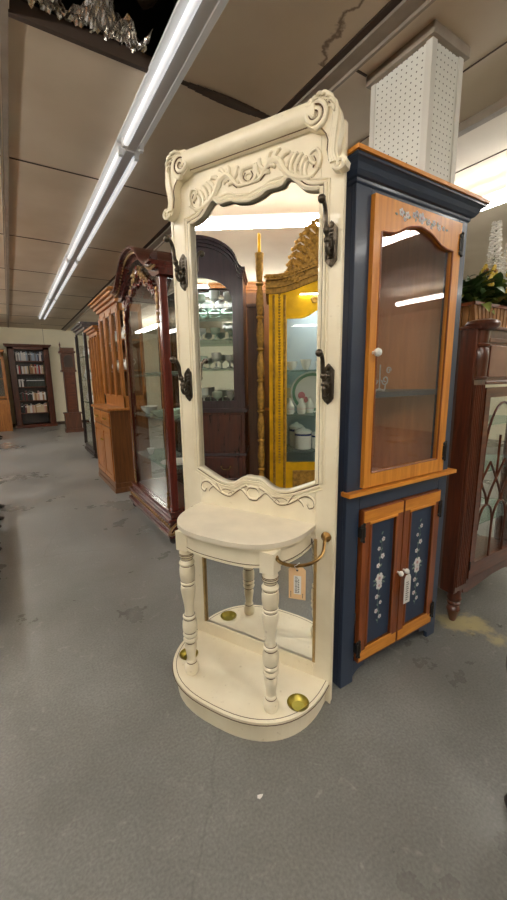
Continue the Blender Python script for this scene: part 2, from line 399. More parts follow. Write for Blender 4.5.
def taper(n, a, b, mid=None):
    if mid is None: return [a+(b-a)*i/(n-1) for i in range(n)]
    return [(a+(mid-a)*2*i/(n-1)) if i < (n-1)/2 else (mid+(b-mid)*(2*i/(n-1)-1)) for i in range(n)]
def smoothpath(pts, k=5):
    """Catmull-Rom through points"""
    P = [Vector(p) for p in pts]; P = [P[0]*2-P[1]]+P+[P[-1]*2-P[-2]]; out = []
    for i in range(1, len(P)-2):
        for j in range(k):
            t = j/k; a, b, c, d = P[i-1], P[i], P[i+1], P[i+2]
            out.append(.5*((2*b)+(-a+c)*t+(2*a-5*b+4*c-d)*t*t+(-a+3*b-3*c+d)*t**3))
    out.append(P[-2]); return [tuple(v) for v in out]
def sm2(pts, k=4): return [(p[0], p[2]) for p in smoothpath([(a, 0, b) for a, b in pts], k)]
def dshape(hw, dep, n=2.4, seg=32, back=0.):
    """half super-ellipse, flat side at y=back, bulging to -y (front)"""
    out = []
    for i in range(seg+1):
        a = pi*i/seg; c, s_ = cos(a), sin(a)
        x = hw*math.copysign(abs(c)**(2/n), c); y = -dep*abs(s_)**(2/n); out.append((x, y))
    return [(hw, back)]+out+[(-hw, back)] if back > 0 else out

# ------------------------------------------------------------------ the setting
def struct(o): o['kind'] = 'structure'; return o
CZ = 2.86
struct(MB().box(-4.6, 8.6, -5.2, 13.5, -.1, 0).build('floor', 'floor', smooth=False))
c = MB(); c.box(-4.6, .17, -5.2, 13.5, CZ, CZ+.04); c.box(.17, .79, -5.2, .7, CZ, CZ+.04); c.box(.17, .79, 2.13, 13.5, CZ, CZ+.04)
c.box(.79, 8.6, -5.2, 13.5, CZ, CZ+.04)
struct(c.build('ceiling', 'ceil', smooth=False))
struct(MB().box(-4.6, 8.6, 13.32, 13.5, 0, CZ).build('wall_far', 'wall', smooth=False))
struct(MB().box(-4.6, 8.6, -5.2, -5.0, 0, CZ).build('wall_near', 'wall', smooth=False))
struct(MB().box(-4.6, -4.5, -5.0, 13.32, 0, CZ).build('wall_left', 'wall', smooth=False))
struct(MB().box(8.5, 8.6, -5.0, 13.32, 0, CZ).build('wall_right', 'wall', smooth=False))
# the void above the missing ceiling board
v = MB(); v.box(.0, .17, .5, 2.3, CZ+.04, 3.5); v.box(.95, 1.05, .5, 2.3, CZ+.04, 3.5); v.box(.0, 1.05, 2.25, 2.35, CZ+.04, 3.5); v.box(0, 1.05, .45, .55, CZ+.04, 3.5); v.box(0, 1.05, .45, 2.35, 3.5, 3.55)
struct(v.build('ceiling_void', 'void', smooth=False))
r = MB(); r.box(.165, .80, 2.125, 2.15, CZ-.012, CZ+.05)
struct(r.build('trim_1', 'trimb', smooth=False))
t = MB(); t.box(.135, .165, -5, 13.3, CZ-.012, CZ); t.box(.118, .128, -5, 13.3, CZ-.006, CZ)
struct(t.build('trim_2', 'trimt', smooth=False))
# joints between the ceiling boards
t = MB()
for y in (3.38, 5.05, 6.5, 7.95, 9.4, 10.9, 12.3):
    t.box(.17, .75, y-.006, y+.006, CZ-.004, CZ+.001); t.box(-1.1, .118, y-.006, y+.006, CZ-.004, CZ+.001)
    t.box(.9, 1.52, y-.005, y+.005, CZ-.004, CZ+.001)
t.box(1.62, 1.72, 1.60, 1.612, CZ-.004, CZ+.001)
for xx in (2.12, 2.556, 3.05): t.box(xx-.003, xx+.003, -5, 13.3, CZ-.004, CZ+.001)
struct(t.build('trim_3', 'trimb', smooth=False))
# sagging joint behind the near strip light
t = MB(); pts = [(.92+.6*k/14, 2.13+.01*sin(k), 0) for k in range(15)]
for k in range(14):
    a, b = pts[k], pts[k+1]; wv = .012+.022*sin(pi*(k+.5)/14)
    t.box(a[0], b[0], 2.13-wv, 2.13+wv*.5, CZ-.006-.012*sin(pi*(k+.5)/14), CZ+.001)
struct(t.build('trim_4', 'trimb', smooth=False))
t = MB(); t.box(1.492, 1.53, -5, 13.3, CZ-.006, CZ+.001); struct(t.build('trim_5', 'trimb', smooth=False))
t = MB(); t.box(1.53, 1.60, -5, 13.3, CZ-.02, CZ); t.box(1.60, 1.615, -5, 13.3, CZ-.035, CZ); struct(t.build('trim_6', 'trimt', smooth=False))
t = MB(); t.box(2.50, 2.55, -5, 13.3, CZ-.05, CZ); struct(t.build('trim_7', 'trimt', smooth=False))
t = MB(); t.box(1.0, 1.006, 13.31, 13.322, 2.3, CZ); struct(t.build('trim_8', 'trimb', smooth=False))
t = MB(); t.box(-4.5, 8.5, 13.30, 13.32, 0, .09); struct(t.build('baseboard_far', 'trimb', smooth=False))

# pegboard-clad column
pc = thing('pegboard_column', 'white pegboard-clad square column rising to the ceiling behind the navy cabinet', 'column', (1.865, 1.43, 0))
MB().prism([(-.10, -.16), (.10, -.16), (.10, .16), (-.10, .16)], 'z', 0, CZ).build('core', 'trimw', pc, smooth=False)
MB().box(-.112, -.101, -.165, .165, 0, CZ).build('side_pegboard', 'pegX', pc, smooth=False)
MB().box(-.10, .10, -.172, -.161, 0, CZ).build('front_pegboard', 'pegY', pc, smooth=False)
t = MB(); t.prism([(-.12, -.18), (-.085, -.18), (-.085, -.172), (-.112, -.172), (-.112, -.145), (-.12, -.145)], 'z', 0, CZ-.001); t.prism([(.122, -.18), (.088, -.18), (.088, -.172), (.101, -.172), (.101, .17), (.122, .17)], 'z', 0, CZ-.001); t.box(-.118, -.1125, .14, .168, 0, CZ-.001)
t.build('corner_moulding', 'trimw', pc, smooth=False, bevel=.002)
t = MB(); t.prism([(-.138, -.198), (.140, -.198), (.140, .185), (-.138, .185)], 'z', CZ-.045, CZ-.0005)
t.build('crown_moulding', 'trimt', pc, smooth=False, bevel=.004)

# ------------------------------------------------------------------ fluorescent strip fixtures
def fixture(label, lit=True, drop=.12, dm='lit', L=2.62, one_tube=False):
    t = thing('fluorescent_fixture', label, 'light fixture', group='fluorescent strip lights on the ceiling')
    h = MB()
    if lit: h.box(-.035, .035, 0, L, -.02, .004)
    else: h.prism([(-.085, 0), (-.085, -.014), (-.05, -.022), (-.028, -.05), (.028, -.05), (.05, -.022), (.085, -.014), (.085, 0)], 'y', 0, L)
    h.build('housing', 'white_metal', t, smooth=False, bevel=.002)
    if lit:
        MB().prism([(.066*cos(2*pi*i/20), -.052+.032*sin(2*pi*i/20)) for i in range(20)], 'y', .03, L-.03).build('diffuser', dm, t)
    else:
        for x in ((-.048,) if one_tube else (-.052, .052)):
            MB().lathe([(.016, .06), (.0185, .065), (.0185, L-.065), (.016, L-.06)], (x, 0, -.048), 12, 'y').build('tube', 'tube_dim', t)
    if lit:
        for y in (.3, L-.3): MB().lathe([(.004, .004), (.004, drop)], (0, y, 0), 8).build('hanger', 'white_metal', t)
    for y in (.03, L-.06):
        for x in (() if lit else (-.052, .052)):
            q = MB(); q.box(x-.014, x+.014, y, y+.03, -.066, -.015); q.build('lamp_holder', 'white_metal', t, smooth=False, bevel=.002)
    return t
lf = fixture('lit double fluorescent strip over the furniture row opposite, seen in the hall tree mirror', drop=.19)
rf = fixture('x', dm='lit_r')
lf.location = (-1.08, .3, CZ-.19)
lits = [(-1.08, -2.4, 'lit fluorescent strip over the row opposite, behind the camera'),
        (-1.08, 3.0, 'lit fluorescent strip over the row opposite, beside the oak hutch aisle'),
        (-1.08, 5.7, 'lit fluorescent strip over the row opposite, towards the far end'),
        (-1.08, 8.4, 'lit fluorescent strip over the row opposite, nearest the far wall'),
        (3.38, .9, 'lit fluorescent strip above the flower basket at right edge'),
        (3.38, -1.8, 'lit fluorescent strip on the right, mirrored in the navy cabinet door'),
        (3.38, 3.6, 'lit fluorescent strip on the right behind the pegboard column'),
        (3.38, 6.3, 'lit fluorescent strip far right beyond the cabinets'),
        (3.38, 9.2, 'added unseen fluorescent strip on the right, brightening the far wall'),  # extra unseen fixture, added to lift the far wall
        (.835, -2.75, 'added unseen fill strip behind the camera, brightening the navy cabinet front'),  # unseen fill light, added for the navy cabinet's front
        (6.45, -3.0, 'second-row lit fluorescent strip mirrored lower in the navy cabinet door'),
        (6.45, 0.0, 'second-row lit fluorescent strip at the far right'),
        (-3.9, .6, 'lit fluorescent strip along the far left wall'),
        (-3.9, 4.6, 'lit fluorescent strip along the far left wall, further away')]
for x, y, lb in lits:
    k = copy_tree(lf if x < 0 else rf); k.location = (x, y, CZ-(.19 if x < 0 else .12)); k['label'] = lb
for o in [c_ for c_ in bpy.data.objects if c_.parent == rf]+[rf]: bpy.data.objects.remove(o)
nf = fixture('grey-white fluorescent strip nearest overhead, faint tube glow added, crossing the missing ceiling board', lit=False, one_tube=True, L=2.68)
nf.location = (.835, .10, CZ)
k1 = fixture('x', lit=False, L=2.68); k1.location = (.835, 2.80, CZ); k1['label'] = 'second grey-white fluorescent strip of the aisle row, left of the hall tree'
k2 = copy_tree(k1); k2.location = (.835, 5.50, CZ); k2['label'] = 'third grey-white fluorescent strip of the aisle row, above the oak hutch aisle'
k3 = copy_tree(k1); k3.location = (.835, 8.20, CZ); k3['label'] = 'farthest grey-white fluorescent strip of the aisle row, ending before the bookcase wall'

# ------------------------------------------------------------------ hall tree
HP0 = Vector((.994, 1.001, 0)); Hu = Vector((-.4615, .8871, 0))
hc = HP0+Hu*.365
hall = thing('hall_tree', 'tall cream hall tree with carved crest, serpentine mirror, hooks and half-round table', 'hall tree', hc, atan2(-.8871, .4615))
HW = .372
topo = sm2([(.28, 1.966), (.238, 1.975), (.212, 1.988), (.173, 2.025), (.15, 2.029), (.13, 2.012), (.079, 2.012), (.05, 2.0), (0, 1.991)], 4)
topo = topo+[(-x, z) for x, z in topo[-2::-1]]           # right to left
boto = sm2([(-.28, .955), (-.215, .925), (-.155, .901), (-.096, .901), (-.04, .934), (0, .936)], 4)
boto = boto+[(-x, z) for x, z in boto[-2::-1]]           # left to right
p = MB()
p.box(-.379, -.28, 0, .026, 0, 2.15); p.box(.28, .360, 0, .026, 0, 2.15)
p.prism([(.28, 2.15)]+topo[::1][:1]+topo[1:]+[(-.28, 2.15)], 'y', 0, .026)
p.prism(boto+[(.28, .72), (-.28, .72)], 'y', 0, .026)
p.box(-.28, .28, 0, .026, 0, .17)
p.build('back_panel', 'cream', hall, smooth=False, bevel=.003)
MB().box(-.375, .356, .0262, .031, .0, 2.14).build('backing_board', 'walnut', hall, smooth=False)
q = MB(); q.box(-.285, .285, .012, .014, .88, 2.05); q.build('mirror', 'mirror', hall, smooth=False)
q = MB(); q.box(-.285, .285, .006, .008, .16, .73); q.build('lower_mirror', 'mirror', hall, smooth=False)
# mouldings round the openings
mo = MB()
outl = [(.28, .955)]+[(.28, 1.0+i*.1) for i in range(10)]+topo
for off, rr, yy in ((.004, .0075, -.002), (.018, .006, -.002), (.030, .004, -.001)):
    tp = [(x*(1+off/.28), yy, z+off*.9) for x, z in topo]
    mo.tube([(.28+off, yy, .95)]+tp+[(-.28-off, yy, .95)], rr, 6)
    bp_ = [(x*(1+off/.28), yy, z-off*.9) for x, z in boto]
    mo.tube(bp_, rr, 6)
mo.mi = 1
tp = [(x*(1+.012/.28), -.002, z+.011) for x, z in topo]; mo.tube([(.292, -.002, .95)]+tp+[(-.292, -.002, .95)], .0022, 5)
bp_ = [(x*(1+.012/.28), -.002, z-.011) for x, z in boto]; mo.tube(bp_, .0022, 5)
mo.build('mirror_moulding', ['cream', 'glaze'], hall)
lm = MB(); lm.box(-.29, -.278, -.004, .02, .165, .72); lm.box(.278, .29, -.004, .02, .165, .72); lm.mi = 1; lm.box(-.29, .29, -.004, .02, .158, .17)
lm.build('lower_mirror_frame', ['gilt_edge', 'cream'], hall, smooth=False, bevel=.002)
em = MB(); em.box(.351, .362, -.004, .0, .0, 2.0); em.box(-.381, -.370, -.004, .0, 0, 2.0); em.build('edge_bead', 'cream', hall, smooth=False, bevel=.0015)
# roll
rl = MB(); rl.lathe([(.030, -.275), (.037, -.27), (.037, .27), (.030, .275)], (0, -.012, 2.186), 28, 'x'); rl.mi = 1; rl.tube([(-.27, -.022, 2.1505), (.27, -.022, 2.1505)], .0018, 5)
rl.build('crest_roll', ['cream', 'glaze'], hall)
# carved scroll brackets
SR = [(0.239, 2.192), (0.243, 2.2083), (0.262, 2.2201), (0.29, 2.2219), (0.321, 2.2128), (0.344, 2.1956), (0.36, 2.1676), (0.367, 2.135), (0.366, 2.1087), (0.36, 2.0807), (0.356, 2.0544), (0.357, 2.0363), (0.364, 2.0246), (0.366, 2.0336), (0.376, 2.0354), (0.389, 2.0192), (0.386, 2.0001), (0.365, 1.992), (0.34, 2.0029), (0.326, 2.0246), (0.32, 2.0608), (0.322, 2.0879), (0.315, 2.1115), (0.303, 2.125), (0.277, 2.1305), (0.249, 2.1495), (0.238, 2.173)]
SZ = lambda z: 1.992+(z-1.986)*.905
for sg in (1, -1):
    q = MB(); q.prism([(x*sg, z) for x, z in SR], 'y', -.036, .0)
    sp = [(x*sg, y, z) for x, y, z in spiral(.281, 2.170, .043, .005, -pi*.5, 1.9, -.040, 36)]
    q.tube(sp, taper(37, .0095, .0055), 8)
    for dx in (0, .012, .024):
        q.tube(smoothpath([((.302+dx*.5)*sg, -.040, SZ(2.228-dx*.4)), ((.333+dx*.6)*sg, -.040, SZ(2.205-dx*.2)), ((.345+dx*.4)*sg, -.040, SZ(2.155)), ((.336+dx*.55)*sg, -.040, SZ(2.10)), ((.331+dx*.6)*sg, -.040, SZ(2.05)), ((.338+dx*.7)*sg, -.040, SZ(2.015))]), .0055, 6)
    q.tube([(x*sg, y, z) for x, y, z in spiral(.366, 2.012, .019, .004, pi*1.05, 1.2, -.040, 20)], taper(21, .0075, .004), 6)
    for i in range(6):
        a = 2.5-.46*i; q.tube(smoothpath([((.292+.030*cos(a))*sg, -.038, 2.172+.032*sin(a)), ((.304+.038*cos(a-.3))*sg, -.050, 2.174+.042*sin(a-.3)), ((.312+.042*cos(a-.75))*sg, -.040, 2.170+.038*sin(a-.75))]), [.003]*4+[.0062]*4+[.003]*3, 6)
    q.mi = 1
    q.tube([(x*sg, y, z) for x, y, z in spiral(.281, 2.170, .0335, .004, -pi*.5, 1.75, -.0425, 30)], .0028, 5)
    q.tube([(x*sg, -.0375, SZ(z)) for x, z in [(.303, 2.133), (.318, 2.112), (.325, 2.09), (.323, 2.06), (.33, 2.024)]], .0018, 5)
    q.tube([(x*sg, -.042, SZ(z)) for x, z in [(.315, 2.218), (.338, 2.19), (.351, 2.15), (.345, 2.10), (.341, 2.05)]], .0018, 5)
    q.build('scroll_bracket', ['cream', 'glaze'], hall, loc=(-.010 if sg > 0 else -.004, 0, 0))
# carved rinceaux
def carve(q, path, r0, r1, y=-.003, mid=None):
    pp = smoothpath([(x, y, z) for x, z in path], 6); q.tube(pp, taper(len(pp), r0, r1, mid), 7)
def rinceau(q, cz):
    def P(l, sg): return [(x*sg, cz+z) for x, z in l]
    for sg in (1, -1):
        carve(q, P([(.0, .036), (.024, .034), (.034, .010), (.020, -.014), (.0, -.020)], sg), .007, .005, mid=.010)
        carve(q, P([(.0, .016), (.012, .012), (.010, -.002), (0, -.006)], sg), .004, .003)
        carve(q, P([(.018, -.018), (.045, -.014), (.068, .010), (.095, .034), (.125, .024), (.142, -.002), (.165, -.030), (.205, -.050), (.245, -.054), (.270, -.036)], sg), .005, .005, mid=.013)
        carve(q, P([(.270, -.036), (.278, -.005), (.264, .022), (.240, .014), (.243, -.008)], sg), .008, .004)
        for x, z, a, L in ((.05, -.008, 1.9, .045), (.066, .012, 2.1, .040), (.085, .03, 1.4, .030), (.105, .034, .9, .034), (.128, .022, .5, .040), (.150, -.012, 1.0, .050), (.168, -.03, 1.2, .062), (.188, -.042, 1.25, .066), (.208, -.049, 1.3, .058), (.228, -.052, 1.5, .044), (.055, -.005, .2, .03), (.078, .018, -.2, .03), (.148, -.008, 2.4, .03), (.262, -.02, 2.3, .03)):
            m1 = (x+L*.55*cos(a+.25), z+L*.55*sin(a+.25)); m2 = (x+L*cos(a), z+L*sin(a)); m3 = (x+L*cos(a)+.008*cos(a-1.6), z+L*sin(a)+.008*sin(a-1.6))
            carve(q, P([(x, z), m1, m2, m3], sg), .006, .0028, mid=.0085)
q = MB(); rinceau(q, 2.068); 
q.mi = 1
for sg in (1, -1):
    for l in ([(.15, -.034), (.205, -.055), (.25, -.059)], [(.05, -.02), (.075, .0), (.1, .022)], [(.012, .02), (.02, .005), (.008, -.008)], [(.186, -.03), (.198, -.005)], [(.252, -.03), (.262, -.012), (.255, .004)]):
        carve(q, [(x*sg, 2.068+z) for x, z in l], .0022, .0015, -.004)
q.build('crest_carving', ['cream', 'glaze'], hall)
q = MB(); 
def low(q, off, r0, y, mid=None):
    for sg in (1, -1):
        P = lambda l: [(x*sg, z+off) for x, z in l]
        carve(q, P([(.0, .842), (.02, .846), (.032, .868), (.02, .892), (0, .896)]), r0, r0, y)
        carve(q, P([(.030, .856), (.06, .880), (.09, .862), (.12, .842), (.16, .848), (.195, .868), (.235, .893), (.268, .885), (.275, .858), (.256, .846), (.246, .862)]), r0, r0*.7, y)
        carve(q, P([(.03, .90), (.06, .885), (.085, .87), (.11, .868), (.14, .872), (.165, .862)]), r0, r0*.5, y)
        carve(q, P([(.16, .848), (.172, .868), (.19, .892), (.22, .912)]), r0, r0*.5, y)
        carve(q, P([(.10, .850), (.112, .862), (.126, .852)]), r0*.9, r0*.5, y)
        carve(q, P([(.21, .875), (.225, .862), (.232, .850)]), r0*.9, r0*.5, y)
low(q, 0, .005, -.001); q.mi = 1; low(q, -.0055, .0018, -.0035)
q.build('lower_carving', ['cream', 'glaze'], hall)
# base plinth with two cup holes
CUP = [(.283, -.158), (-.265, -.158)]
circ = lambda cx, cy, r, n=24: [(cx+r*cos(2*pi*i/n), cy+r*sin(2*pi*i/n)) for i in range(n)]
q = MB(); q.prism(dshape(.338, .328, 2.5), 'z', 0, .080)
q.build('plinth', 'cream', hall, smooth=False, bevel=.003)
q = MB(); q.prism(dshape(.354, .345, 2.5), 'z', .080, .100, [circ(x, y, .041) for x, y in CUP])
q.mi = 1
gl = [(x, y, .0895) for x, y in dshape(.3555, .3465, 2.5)]; q.tube(gl, .0016, 5)
gl = [(x, y, .1002) for x, y in dshape(.340, .331, 2.5)]; q.tube(gl, .0013, 5)
q.build('plinth_top', ['cream', 'glaze'], hall, smooth=False)
for x, y in CUP:
    MB().lathe([(.0005, .0808), (.026, .0812), (.037, .086), (.0408, .098), (.0435, .1015), (.0412, .1018), (.038, .096), (.024, .0842), (.0005, .0835)], (x, y, 0), 28, cap=False).build('drip_cup', 'brass', hall)
# table
q = MB(); q.prism(dshape(.285, .308, 2.7), 'z', .764, .782); q.build('table_top', 'cream_top', hall, smooth=False, bevel=.006)
q = MB(); q.prism(dshape(.276, .297, 2.8), 'z', .752, .765); q.prism(dshape(.264, .283, 2.9), 'z', .690, .753); q.prism(dshape(.270, .288, 2.9), 'z', .686, .693)
q.mi = 1; q.tube([(x, y, .7635) for x, y in dshape(.278, .299, 2.8)], .0014, 5); q.tube([(x, y, .6955) for x, y in dshape(.2655, .2845, 2.9)], .0014, 5)
q.build('apron', ['cream', 'glaze'], hall, smooth=False)
LEG = [(.020, .100), (.026, .102), (.029, .110), (.030, .125), (.027, .140), (.019, .152), (.022, .156), (.022, .160), (.018, .166), (.020, .190), (.024, .215), (.026, .232), (.020, .245), (.018, .250), (.028, .256), (.031, .264), (.028, .272), (.022, .275), (.029, .280), (.031, .288), (.028, .295), (.024, .298), (.030, .305), (.031, .325), (.030, .345), (.024, .358), (.024, .362), (.028, .366), (.028, .372), (.021, .378), (.018, .392), (.019, .415), (.024, .45), (.029, .48), (.031, .500), (.029, .512), (.024, .516), (.029, .521), (.030, .527), (.026, .532), (.029, .538), (.0315, .560), (.032, .585), (.030, .598), (.026, .602), (.031, .608), (.032, .614), (.027, .622), (.022, .628), (.027, .635), (.030, .646), (.029, .660), (.024, .672), (.019, .682), (.019, .70)]
for sg in (1, -1):
    lx = .204 if sg > 0 else -.182; q = MB(); q.lathe(LEG, (lx, -.235, 0), 24)
    q.box(lx-.028, lx+.028, -.263, -.207, .672, .752)
    q.mi = 1
    for zz, rr in ((.153, .0222), (.247, .0205), (.276, .0243), (.298, .0255), (.36, .0252), (.378, .0222), (.515, .0256), (.533, .0272), (.602, .0272), (.627, .0232), (.650, .0302), (.655, .0298), (.641, .0292)):
        q.lathe([(rr-.001, zz-.0016), (rr+.0002, zz-.0012), (rr+.0002, zz+.0012), (rr-.001, zz+.0016)], (lx, -.235, 0), 24, cap=False)
    q.build('leg', ['cream', 'glaze'], hall)
# umbrella rails
for sg in (1, -1):
    q = MB(); path = smoothpath([(.228, -.238, .730), (.250, -.238, .717), (.285, -.215, .704), (.320, -.172, .698), (.340, -.12, .700), (.342, -.075, .708), (.334, -.040, .726), (.327, -.012, .738), (.327, -.0, .738)], 5)
    q.tube([(x*sg, y, z) for x, y, z in path], .0065, 10)
    q.lathe([(.006, -.02), (.010, -.014), (.020, -.006), (.021, -.001)], (.327*sg, 0, .738), 16, 'y')
    q.ell((.230*sg, -.238, .730), .0105)
    q.build('umbrella_rail', 'bronze', hall)
# coat hooks
def coat_hook(x, z):
    h = MB()
    h.tube(smoothpath([(0, -.004, .012), (0, -.030, .004), (0, -.050, .022), (0, -.060, .050), (0, -.064, .078), (0, -.076, .100), (0, -.092, .112), (0, -.100, .104)], 5), taper(36, .0085, .0065), 8)
    h.tube(smoothpath([(0, -.004, -.018), (0, -.022, -.034), (0, -.040, -.034), (0, -.050, -.018), (0, -.046, -.002)], 5), .0072, 8)
    h.ell((0, -.100, .106), .0135); h.ell((0, -.046, .002), .012); h.ell((0, -.054, .030), .0125); h.ell((0, -.030, -.004), .012)
    o = h.build('coat_hook', 'iron', hall, loc=(x, 0, z))
    b = MB(); b.prism([(-.021, -.05), (-.012, -.062), (0, -.072), (.012, -.062), (.021, -.05), (.021, .05), (.012, .062), (0, .074), (-.012, .062), (-.021, .05)], 'y', -.007, .0)
    b.tube([(-.017, -.008, -.045), (-.017, -.008, .045)], .004, 6); b.tube([(.017, -.008, -.045), (.017, -.008, .045)], .004, 6)
    for k in range(8): b.ell((0, -.007, -.042+.012*k), (.009, .004, .0045), 8)
    b.ell((0, -.006, .060), (.010, .006, .012), 8); b.ell((0, -.006, -.060), (.009, .006, .010), 8)
    b.build('back_plate', 'iron', o)
    return o
for sx in (1, -1):
    for z in (1.788, 1.322): coat_hook(.322*sx, z)

# price tag on the hall tree's right rail
pt = thing('price_tag', 'manila price tag with white sticker hanging on the hall tree brass rail', 'tag', hall.matrix_basis @ Vector((.296, -.206, .70)), atan2(-.8871, .4615)+R(14))
q = MB(); q.prism([(-.030, -.012), (-.020, -.002), (.020, -.002), (.030, -.012), (.030, -.125), (-.030, -.125)], 'y', -.0008, .0008); q.build('card', 'tag', pt, smooth=False)
q = MB(); q.tube(smoothpath([(0, -.001, -.012), (-.008, -.010, .004), (.0, -.014, .012), (.006, .012, .008), (0, .001, -.012)], 5), .0012, 5); q.build('string', 'string', pt)
q = MB(); q.lathe([(.004, -.0012), (.004, .0012)], (0, 0, -.014), 12, 'y'); q.build('grommet', 'ink', pt)
q = MB(); q.box(-.012, .014, -.0012, -.0008, -.105, -.035); q.mi = 1
for k in range(17):
    wv = random.choice((.0010, .0018)); q.box(-.008, .001 if k % 3 else .004, -.0016, -.0012, -.10+.0037*k, -.10+.0037*k+wv)
for k in range(6): q.box(.004, .007, -.0016, -.0012, -.098+.009*k, -.093+.009*k)
q.build('sticker', ['label', 'ink'], pt, smooth=False)
q = MB()
for x, n in ((-.024, 4), (.018, 3)):
    for k in range(n): q.box(x+.003*0, x+.003, -.0012, -.0008, -.118+.006*k, -.1145+.006*k)
q.build('printed_marks', 'ink', pt, smooth=False)

# ------------------------------------------------------------------ navy corner cabinet
bc = thing('corner_cabinet', 'navy painted corner cabinet with honey pine doors and painted flowers', 'cabinet', (1.4235, 1.035, 0))
BW = .3435
plan = [(-BW, .0), (BW, .0), (BW, .085), (.075, .36), (-.075, .36), (-BW, .085)]
# front frame (face boards), sides, back
q = MB()
q.box(-BW, -.268, 0, .02, .0, 2.012); q.box(.276, BW, 0, .02, 0, 2.012)
q.box(-.268, .276, 0, .02, 1.98, 2.012); q.box(-.268, .276, 0, .02, .81, .905)
arc = [(-.27, .10), (-.27, .0)]
ap = [(-.268, .105), (.276, .105), (.276, .0)]+[( .276-.03-.0, .0)]
ap = [(-.268, .105), (-.268, .03), (-.255, .045), (-.235, .055), (-.20, .060), (-.195, .078), (.205, .078), (.21, .06), (.245, .055), (.262, .045), (.276, .03), (.276, .105)]
q.prism(ap, 'y', 0, .02)
q.box(-BW, -BW+.02, .02, .085, 0, 2.012); q.box(BW-.02, BW, .02, .085, 0, 2.012)
q.build('face_frame', 'navy', bc, smooth=False, bevel=.003)
q = MB(); q.prism([(-BW, .085), (-BW+.012, .075), (-.066, .345), (.066, .345), (BW-.012, .075), (BW, .085), (.075, .36), (-.075, .36)], 'z', .03, 2.01)
q.build('back_boards', 'pine_in', bc, smooth=False)
q = MB(); q.prism([(-BW+.02, .02), (BW-.02, .02), (BW-.02, .08), (.066, .345), (-.066, .345), (-BW+.02, .08)], 'z', .86, .88); q.build('cabinet_floor', 'pine_in', bc, smooth=False)
q = MB(); q.prism([(-BW+.02, .025), (BW-.02, .025), (BW-.02, .08), (.066, .345), (-.066, .345), (-BW+.02, .08)], 'z', 1.262, 1.284); q.build('shelf', 'navy', bc, smooth=False, bevel=.003)
def crown(q, hw, y1, prof):
    """prof: list of (overhang, z)"""
    prev = None
    for o_, z in prof:
        pts = [(-hw-o_, -o_, z), (hw+o_, -o_, z), (hw+o_, y1, z), (-hw-o_, y1, z)]
        cur = [q.bm.verts.new(p) for p in pts]
        if prev:
            for i in range(4): q.face([prev[i], prev[(i+1) % 4], cur[(i+1) % 4], cur[i]])
        else: q.face(cur[::-1])
        prev = cur
    q.face(prev)
q = MB(); crown(q, BW, .09, [(.002, 2.0), (.006, 2.006), (.007, 2.014), (.016, 2.018), (.026, 2.030), (.034, 2.046), (.044, 2.054), (.050, 2.056), (.050, 2.068)])
q.build('cornice', 'navy', bc, smooth=False)
q = MB(); q.prism([(-BW-.058, -.058), (BW+.058, -.058), (BW+.058, .095), (.09, .38), (-.09, .38), (-BW-.058, .095)], 'z', 2.066, 2.079); q.build('top_board', 'pine_x', bc, smooth=False, bevel=.003)
q = MB(); q.prism([(-BW-.014, -.03), (BW+.03, -.03), (BW+.03, .02), (-BW-.014, .02)], 'z', .882, .898); q.build('ledge', 'pine_x', bc, smooth=False, bevel=.005)
# upper door
def ub(cx): return cx-1.4235
gx0, gx1 = ub(1.198), ub(1.645)
archp = sm2([(gx0, 1.862), (gx0+.045, 1.864), (gx0+.09, 1.874), (gx0+.15, 1.902), ((gx0+gx1)/2, 1.916)], 5)
archp = archp+[(gx0+gx1-x, z) for x, z in archp[-2::-1]]
hole = [(gx0, .966)]+archp+[(gx1, .966)]
ud = MB(); ud.prism([(ub(1.157), .905), (ub(1.70), .905), (ub(1.70), 1.98), (ub(1.157), 1.98)], 'y', -.016, .006, [hole])
ud = ud.build('upper_door', 'pine', bc, smooth=False, bevel=.002)
q = MB(); q.tube([(x, -.015, z) for x, z in hole+hole[:1]], .0045, 6); q.build('moulding', 'pine_red', ud)
MB().box(gx0-.01, gx1+.01, -.004, -.001, .96, 1.92).build('glass', 'glass_blue', ud, smooth=False)
q = MB(); q.lathe([(.006, 0), (.007, -.012), (.015, -.018), (.0165, -.026), (.012, -.034), (.001, -.037)], (ub(1.178), -.016, 1.437), 16, 'y'); q.build('knob', 'porcelain', ud)
def hinge(x, z, par, hgt=.085):
    q = MB(); q.box(x-.014, x+.012, -.0215, -.0005, z-hgt*.28, z+hgt*.28)
    q.tube([(x, -.022, z-hgt/2), (x, -.022, z+hgt/2)], .0045, 8); q.ell((x, -.022, z-hgt/2), .0065); q.ell((x, -.022, z+hgt/2), .0065)
    for dz in (-.4, .4): q.ell((x-.008, -.020, z+hgt*dz), (.012, .004, .010), 8); q.ell((x+.008, -.004, z+hgt*dz), (.010, .004, .010), 8)
    q.build('hinge', 'black', par)
hinge(ub(1.700), 1.895, ud); hinge(ub(1.700), 1.0, ud)
def flower(q, x, y, z, r, n=5, rot=0):
    q.mi = 0
    for i in range(n):
        a = rot+2*pi*i/n; q.ell((x+r*.62*cos(a), y, z+r*.62*sin(a)), (r*.42, .0012, r*.42), 8)
    q.mi = 1; q.ell((x, y-.0005, z), (r*.34, .0014, r*.34), 8)
def pleaf(q, x, y, z, a, L):
    q.mi = 2; d = (cos(a), sin(a)); nn = (-d[1], d[0]); p = [(0, 0), (.3, .22), (.7, .18), (1, 0), (.7, -.18), (.3, -.22)]
    q.prism([(x+d[0]*L*u+nn[0]*L*v_, z+d[1]*L*u+nn[1]*L*v_) for u, v_ in p], 'y', y-.0008, y+.0004)
fl = ['flower_white', 'flower_pink', 'flower_green']
q = MB(); cx = (gx0+gx1)/2
